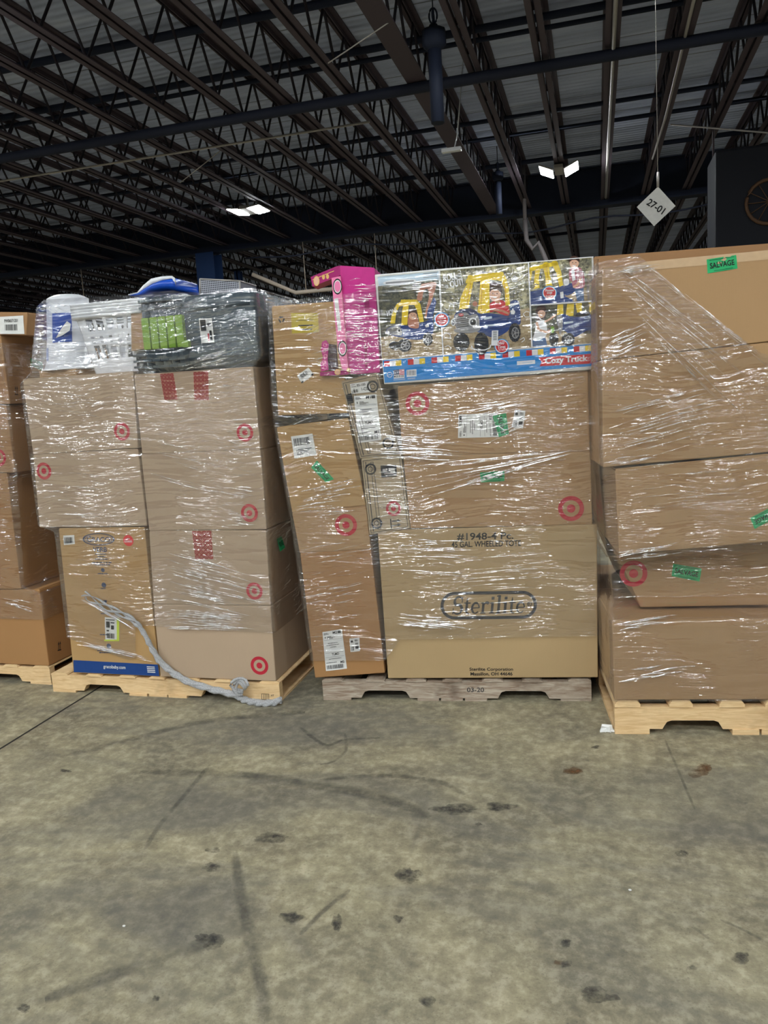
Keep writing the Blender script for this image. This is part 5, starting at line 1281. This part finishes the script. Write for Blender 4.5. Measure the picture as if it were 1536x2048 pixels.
a = Art(p, 'printed_child'); a.face([(1308, 240), (1366, 232), (1370, 326), (1326, 328), (1316, 280)], DEN, 4); a.face([(1276, 128), (1300, 116), (1344, 112), (1366, 150), (1372, 234), (1306, 244), (1290, 200), (1276, 190)], PLD, 5, True); a.face([(1286, 128), (1306, 122), (1316, 190), (1296, 200)], WH, 6)
for k in range(4): a.line([(1326 + 10 * k, 124), (1330 + 10 * k, 232)], 2.5, WH, 7); a.line([(1318, 140 + 24 * k), (1368, 136 + 24 * k)], 2.5, WH, 7)
a.line([(1350, 180), (1330, 220), (1300, 238)], 14, SK, 8); face(a, 1307, 84, 30, 34, 8, M['hair']); a.done()
a = Art(p, 'printed_badge'); a.el(1149, 274, 48, 46, SKY, 12); a.el(1149, 274, 43, 41, WH, 13); a.el(1149, 274, 38, 36, RED, 14); a.text('Pivoted', [(1122, 252), (1176, 248), (1176, 264), (1122, 268)], WH, 16); a.text('cup', [(1132, 271), (1166, 268), (1166, 283), (1132, 286)], WH, 16); a.text('holder', [(1126, 289), (1174, 285), (1174, 299), (1126, 303)], WH, 16); a.done()
p = panel('printed_picture', [(1030, 358), (1428, 331), (1431, 595), (1038, 618)], M['foliage_dark'], [(1034, 560), (1200, 520), (1431, 540), (1431, 595), (1038, 618)]).done()
a = Art(p, 'printed_truck')
for pts in ([(1200, 350), (1236, 347), (1238, 412), (1196, 416)], [(1262, 345), (1306, 342), (1302, 420), (1252, 428)], [(1314, 341), (1356, 338), (1356, 392), (1326, 402)], [(1400, 335), (1427, 334), (1428, 416), (1406, 418)]): a.face(pts, YEL, 4)
a.face([(1196, 424), (1240, 410), (1310, 430), (1428, 414), (1430, 500), (1380, 520), (1300, 560), (1250, 520), (1212, 500), (1200, 470)], TB, 5, True); a.face([(1196, 424), (1228, 420), (1232, 500), (1214, 540), (1204, 480)], GR, 6, True); a.line([(1240, 470), (1300, 460)], 12, LB, 6); a.line([(1250, 500), (1420, 488)], 3, TB2, 6); a.face([(1330, 400), (1400, 396), (1404, 418), (1320, 428)], BK, 6, True)
wheel(a, 1176, 570, 30, 48, 7, 0); wheel(a, 1268, 572, 42, 42, 8, .6); a.done()
a = Art(p, 'printed_child'); a.face([(1060, 400), (1070, 365), (1100, 354), (1122, 366), (1130, 400), (1120, 440), (1090, 470), (1072, 462), (1062, 430)], HR, 5, True)
a.face([(1046, 570), (1112, 552), (1132, 600), (1128, 612), (1044, 617)], DEN, 5, True); a.face([(1062, 462), (1084, 452), (1120, 452), (1134, 520), (1112, 562), (1044, 578), (1056, 520)], WH, 6, True)
a.line([(1066, 462), (1080, 510), (1130, 526), (1156, 516)], 15, SK, 9); a.line([(1118, 460), (1150, 444), (1190, 414)], 12, SK, 9); face(a, 1098, 404, 24, 30, 8); a.el(1168, 510, 12, 22, flat('printed_green_bottle', (120, 170, 50), .4), 10); a.done()
lk = Art(root, 'picture_frame_lines'); lk.line([(441, 125), (468, 668)], 8, WH, 33); lk.line([(1014, 78), (1036, 622)], 8, WH, 33); lk.line([(1024, 354), (1430, 327)], 8, WH, 33); lk.line([(46, 160), (444, 124), (1014, 78), (1430, 44)], 5, WH, 33); lk.done()
a = Art(root, 'printed_badge'); a.el(459, 446, 50, 48, SKY, 36); a.el(459, 446, 44, 42, WH, 37); a.el(459, 446, 39, 37, RED, 38)
for k, t_ in enumerate(('Kid', 'Powered', 'or Parent', 'Push')): w_ = (14, 27, 29, 17)[k]; y_ = 418 + 14.5 * k; a.text(t_, [(459 - w_, y_ + w_ * .07), (459 + w_, y_ - w_ * .07), (459 + w_, y_ + 11 - w_ * .07), (459 - w_, y_ + 11 + w_ * .07)], WH, 40)
a.done()

# ================================================================== RIGHT-HAND STACK
D4 = .98
b = carton(P4, [(1224, 1242), (1800, 1236), (1800, 1412), (1229, 1404)], D4, CB_TAN, 'large plain carton at the bottom of the right-hand stack, on the pale pallet')
b = carton(P4, [(1238, 1113), (1800, 1048), (1800, 1205), (1281, 1215)], .7, CB_TAN, 'set-back carton with a bullseye and a green sticker, its lower corner crushed', off=-.13)
bullseye(b, P4, 1267, 1147, 26, -.13); salvage(b, P4, [(1346, 1127), (1403, 1137), (1399, 1163), (1343, 1152)], -.13)
b = carton(P4, [(1230, 940), (1800, 884), (1800, 1060), (1238, 1110)], D4, CB_TAN, 'wide carton third from the top of the right-hand stack, green sticker at the frame edge')
salvage(b, P4, [(1560, 1031), (1509, 1058), (1500, 1036), (1553, 1008)])
carton(P4, [(1204, 723), (1800, 658), (1800, 880), (1206, 935)], D4, CB_TAN, 'wide plain carton second from the top of the right-hand stack')
b = carton(P4, [(1205, 537), (1800, 474), (1800, 654), (1203, 720)], .5, CB_TAN, 'wide carton topmost in the right-hand stack with a green sticker near its top')
salvage(b, P4, [(1413, 519), (1472, 510), (1475, 537), (1415, 547)])
bm = bmesh.new(); f = quad(P4, [(1293, 523), (1800, 476), (1800, 495), (1215, 548)]); put_rect(bm, lambda s, t, h=0: f(s, t, .001), (0, 0, 1, 1)); sub('clear_tape', bm, flat('glossy_tan_tape', (196, 166, 130), .25, 0, .6), b)
t_, z_ = P4.uz(1188, 513, -.52); t2, z2 = P4.uz(1536, 487, -.52); zb4 = P4.uz(1204, 723)[1]
x0, z0 = t_, zb4
r4 = [P4.pt(x0, z_, -.52), P4.pt(x0 + 1.2, z_ + (z2 - z_) * 1.5, -.52)]
root = thing('cardboard_box', 'plain carton standing just behind the topmost right-hand carton and rising above it', 'cardboard box', P4.pt(x0 + .6, zb4 + .008, -.72))
bm = bmesh.new(); prism(bm, [r4[0], P4.pt(x0, zb4 + .008, -.52), P4.pt(x0 + 1.2, zb4 + .008, -.52), r4[1]], -P4.n * .42); bmesh.ops.bevel(bm, geom=bm.edges[:], offset=.004, segments=2, affect='EDGES'); bmesh.ops.recalc_face_normals(bm, faces=bm.faces[:])
sub('carton_body', bm, cardboard('corrugated_cardboard', CB_BROWN), root)

# ================================================================== STRETCH FILM
def mat_crease():
    m = N('pulled_film_crease'); v = m.coord('Object', (40, 40, 40)); n = m.noise(v, 1, 2)
    gl = m.new('ShaderNodeBsdfGlossy', {'Color': (1, 1, 1, 1), 'Roughness': .2}).outputs[0]; tr = m.new('ShaderNodeBsdfTransparent', {'Color': (.97, .97, .98, 1)}).outputs[0]
    m.link(m.new('ShaderNodeMixShader', {0: m.ramp(n, [(.35, (.05, .05, .05)), (.6, (.5, .5, .5))]), 1: tr, 2: gl}).outputs[0], m.o.inputs[0]); m.n.remove(m.b); return m.m
M['crease'] = mat_crease()
def creases(pl, lines, off, parent, seed=0):
    """lines: ((x0, y0), (x1, y1), spread0, spread1, count, width) - bundles of taut folds between two spots of the load"""
    rs = random.Random(seed); bm = bmesh.new()
    for a, b, s0, s1, cnt, wd in lines:
        for k in range(cnt):
            t0 = rs.uniform(0, .45); t1 = min(1, t0 + rs.uniform(.18, .55)); q = rs.uniform(-1, 1)
            A = Vector((a[0] + (b[0] - a[0]) * t0, a[1] + (b[1] - a[1]) * t0 + q * (s0 + (s1 - s0) * t0))); B = Vector((a[0] + (b[0] - a[0]) * t1, a[1] + (b[1] - a[1]) * t1 + q * (s0 + (s1 - s0) * t1)))
            if rs.random() < .5: A, B = Vector((a[0] + b[0] - A.x, A.y + (b[1] - a[1]) * (1 - t0 - t1 + 0) )) if False else A, B
            n = 9; L = []; w = wd * rs.uniform(.5, 1.2) * .001; ph = rs.uniform(0, 6)
            for i in range(n + 1):
                t = i / n; p = A + (B - A) * t; p.y += 1.2 * math.sin(ph + t * 5); o_ = off(p.x, p.y) if callable(off) else off
                c = pl.px(p.x, p.y, o_); k_ = w * (math.sin(math.pi * min(1, max(.03, t))) ** .6 + .05)
                L.append([bm.verts.new(c + Vector((0, 0, 1)) * k_ * math.cos(g) + pl.n * k_ * .8 * math.sin(g)) for g in [math.pi * h / 6 for h in range(7)]])
            for i in range(n):
                for h in range(6): f = bm.faces.new((L[i][h], L[i][h + 1], L[i + 1][h + 1], L[i + 1][h])); f.smooth = True
    o = link('film_creases', bm, M['crease'], parent, True, origin=ORG[parent.name]); o['kind'] = 'stuff'; return o
M['film1'] = mat_film('stretch_film_flat', .022, 1.0, .0); M['film3'] = mat_film('stretch_film_slanted', .02, 1.1, -.10); M['film4'] = mat_film('stretch_film_diagonal', .02, 1.0, -.12)
w1 = wrap(P1, [(.30, -1.22, .0, 0), (.50, -1.22, .004, 0), (.54, -1.22, -.10, 0), (1.13, -1.22, -.05, 0), (1.82, -1.22, -.03, 0)], [(0, .36), (1, .36)], [(0, 1.80), (1, 1.78)], .95, 'clear stretch film around the stack at the left edge', 110, 150, seed=3, mat='film1')
w2 = wrap(P2, [(.1, .13, 1.25, 0), (.84, .135, 1.262, 0), (.87, .045, 1.265, 0), (1.57, .045, 1.267, 0), (1.62, .12, 1.30, .008), (1.92, .20, 1.30, .010), (1.96, .22, 1.28, -.03)], [(0, .30), (.30, .19), (.345, .20), (.36, .37), (1, .345)], [(0, 1.955), (.45, 1.93), (.6, 1.915), (1, 1.905)], .95, 'clear stretch film around the second stack, twisted into a rope at its foot', 170, 200, seed=11, mat='film1')
rp = link('twisted_tail', rope_bm, M['film_rope'], w2, True, origin=ORG[w2.name]); rp['label'] = 'white twisted film rope with a loose knot'
w3 = wrap(P3, [(.1, -.03, 1.268, .006), (.78, -.075, 1.272, .006), (.80, -.075, 1.262, .006), (.9, -.085, 1.26, .008), (1.3, -.125, 1.255, .008), (1.45, -.13, 1.25, .010), (1.49, -.12, 1.285, .022), (1.95, -.10, 1.285, .022)], [(0, .20), (.27, .20), (.33, .30), (1, .31)], [(0, 1.84), (.28, 1.85), (.36, 1.90), (1, 1.905)], .9, 'clear stretch film around the third stack up to the toy truck carton', 190, 210, seed=23, mat='film3')
w4 = wrap(P4, [(.14, .0, 1.2, 0), (.46, -.006, 1.2, 0), (.475, -.006, 1.2, -.004), (.535, .03, 1.15, -.125), (.712, .02, 1.15, -.125), (.732, -.01, 1.2, 0), (1.07, -.03, 1.2, 0), (1.85, -.03, 1.2, 0)], [(0, .142), (1, .142)], [(0, 1.845), (.12, 1.86), (.27, 1.68), (.46, 1.48), (1, 1.25)], .95, 'clear stretch film around the right-hand stack, its edge running diagonally', 150, 210, seed=37, mat='film4')

creases(P2, [((330, 1150), (540, 1200), 50, 40, 46, 3.2), ((330, 1235), (540, 1250), 22, 14, 40, 3.4), ((440, 850), (520, 860), 60, 70, 22, 2.6), ((440, 1000), (530, 1010), 70, 70, 26, 2.8), ((430, 775), (505, 765), 18, 18, 8, 2.4), ((70, 830), (260, 850), 60, 60, 12, 2),
    ((90, 1000), (290, 1010), 60, 50, 12, 2), ((360, 735), (505, 700), 8, 22, 18, 3.4), ((170, 700), (290, 690), 30, 26, 14, 2.6), ((160, 1195), (300, 1275), 3, 4, 12, 4), ((150, 1285), (330, 1325), 6, 5, 16, 3.4), ((100, 610), (160, 640), 14, 26, 8, 3), ((300, 920), (520, 960), 40, 50, 16, 2.2), ((140, 1110), (290, 1130), 40, 60, 8, 2)], .016, w2, 5)
creases(P3, [((1150, 902), (800, 975), 3, 42, 34, 3.4), ((735, 890), (960, 905), 26, 16, 40, 3.2), ((735, 985), (860, 990), 60, 50, 26, 2.8), ((1060, 800), (900, 838), 6, 22, 14, 2.8), ((1060, 835), (960, 880), 12, 14, 16, 3), ((590, 1010), (745, 985), 26, 34, 26, 3.2), ((600, 1150), (760, 1120), 50, 50, 16, 2.8), ((610, 1240), (750, 1215), 40, 40, 10, 2.2), ((690, 600), (760, 600), 40, 50, 18, 3), ((690, 690), (760, 690), 60, 50, 26, 3.2), ((755, 690), (850, 670), 40, 40, 18, 2.8),
    ((760, 575), (900, 560), 14, 12, 14, 2.8), ((780, 1110), (1000, 1120), 30, 40, 22, 2.8), ((790, 1240), (960, 1255), 14, 12, 26, 3.2), ((900, 1180), (1180, 1160), 60, 70, 24, 1.8), ((600, 690), (680, 660), 50, 60, 16, 2.2), ((575, 880), (700, 870), 30, 60, 12, 2.2), ((820, 860), (940, 850), 40, 30, 14, 2.2)], .034, w3, 6)
creases(P4, [((1230, 560), (1560, 850), 40, 75, 30, 3.2), ((1290, 530), (1560, 745), 4, 10, 10, 3.6), ((1212, 880), (1500, 800), 60, 60, 30, 2.8), ((1212, 930), (1340, 905), 8, 6, 12, 3.6), ((1212, 700), (1300, 665), 22, 22, 26, 3), ((1225, 1115), (1390, 1090), 8, 14, 22, 3.2), ((1235, 990), (1536, 960), 50, 60, 12, 2.2), ((1230, 1250), (1400, 1230), 12, 8, 12, 4.5), ((1235, 1355), (1400, 1330), 16, 12, 8, 5.5), ((1220, 545), (1340, 528), 6, 6, 18, 3)], lambda x, y: .016 if not (1120 < y < 1225) else -.11, w4, 7)
creases(P1, [((-10, 870), (28, 870), 60, 50, 10, 2.5), ((-10, 1060), (40, 1060), 80, 80, 14, 2.8), ((0, 1200), (80, 1210), 6, 20, 10, 3), ((0, 700), (15, 760), 40, 40, 6, 2)], .016, w1, 8)
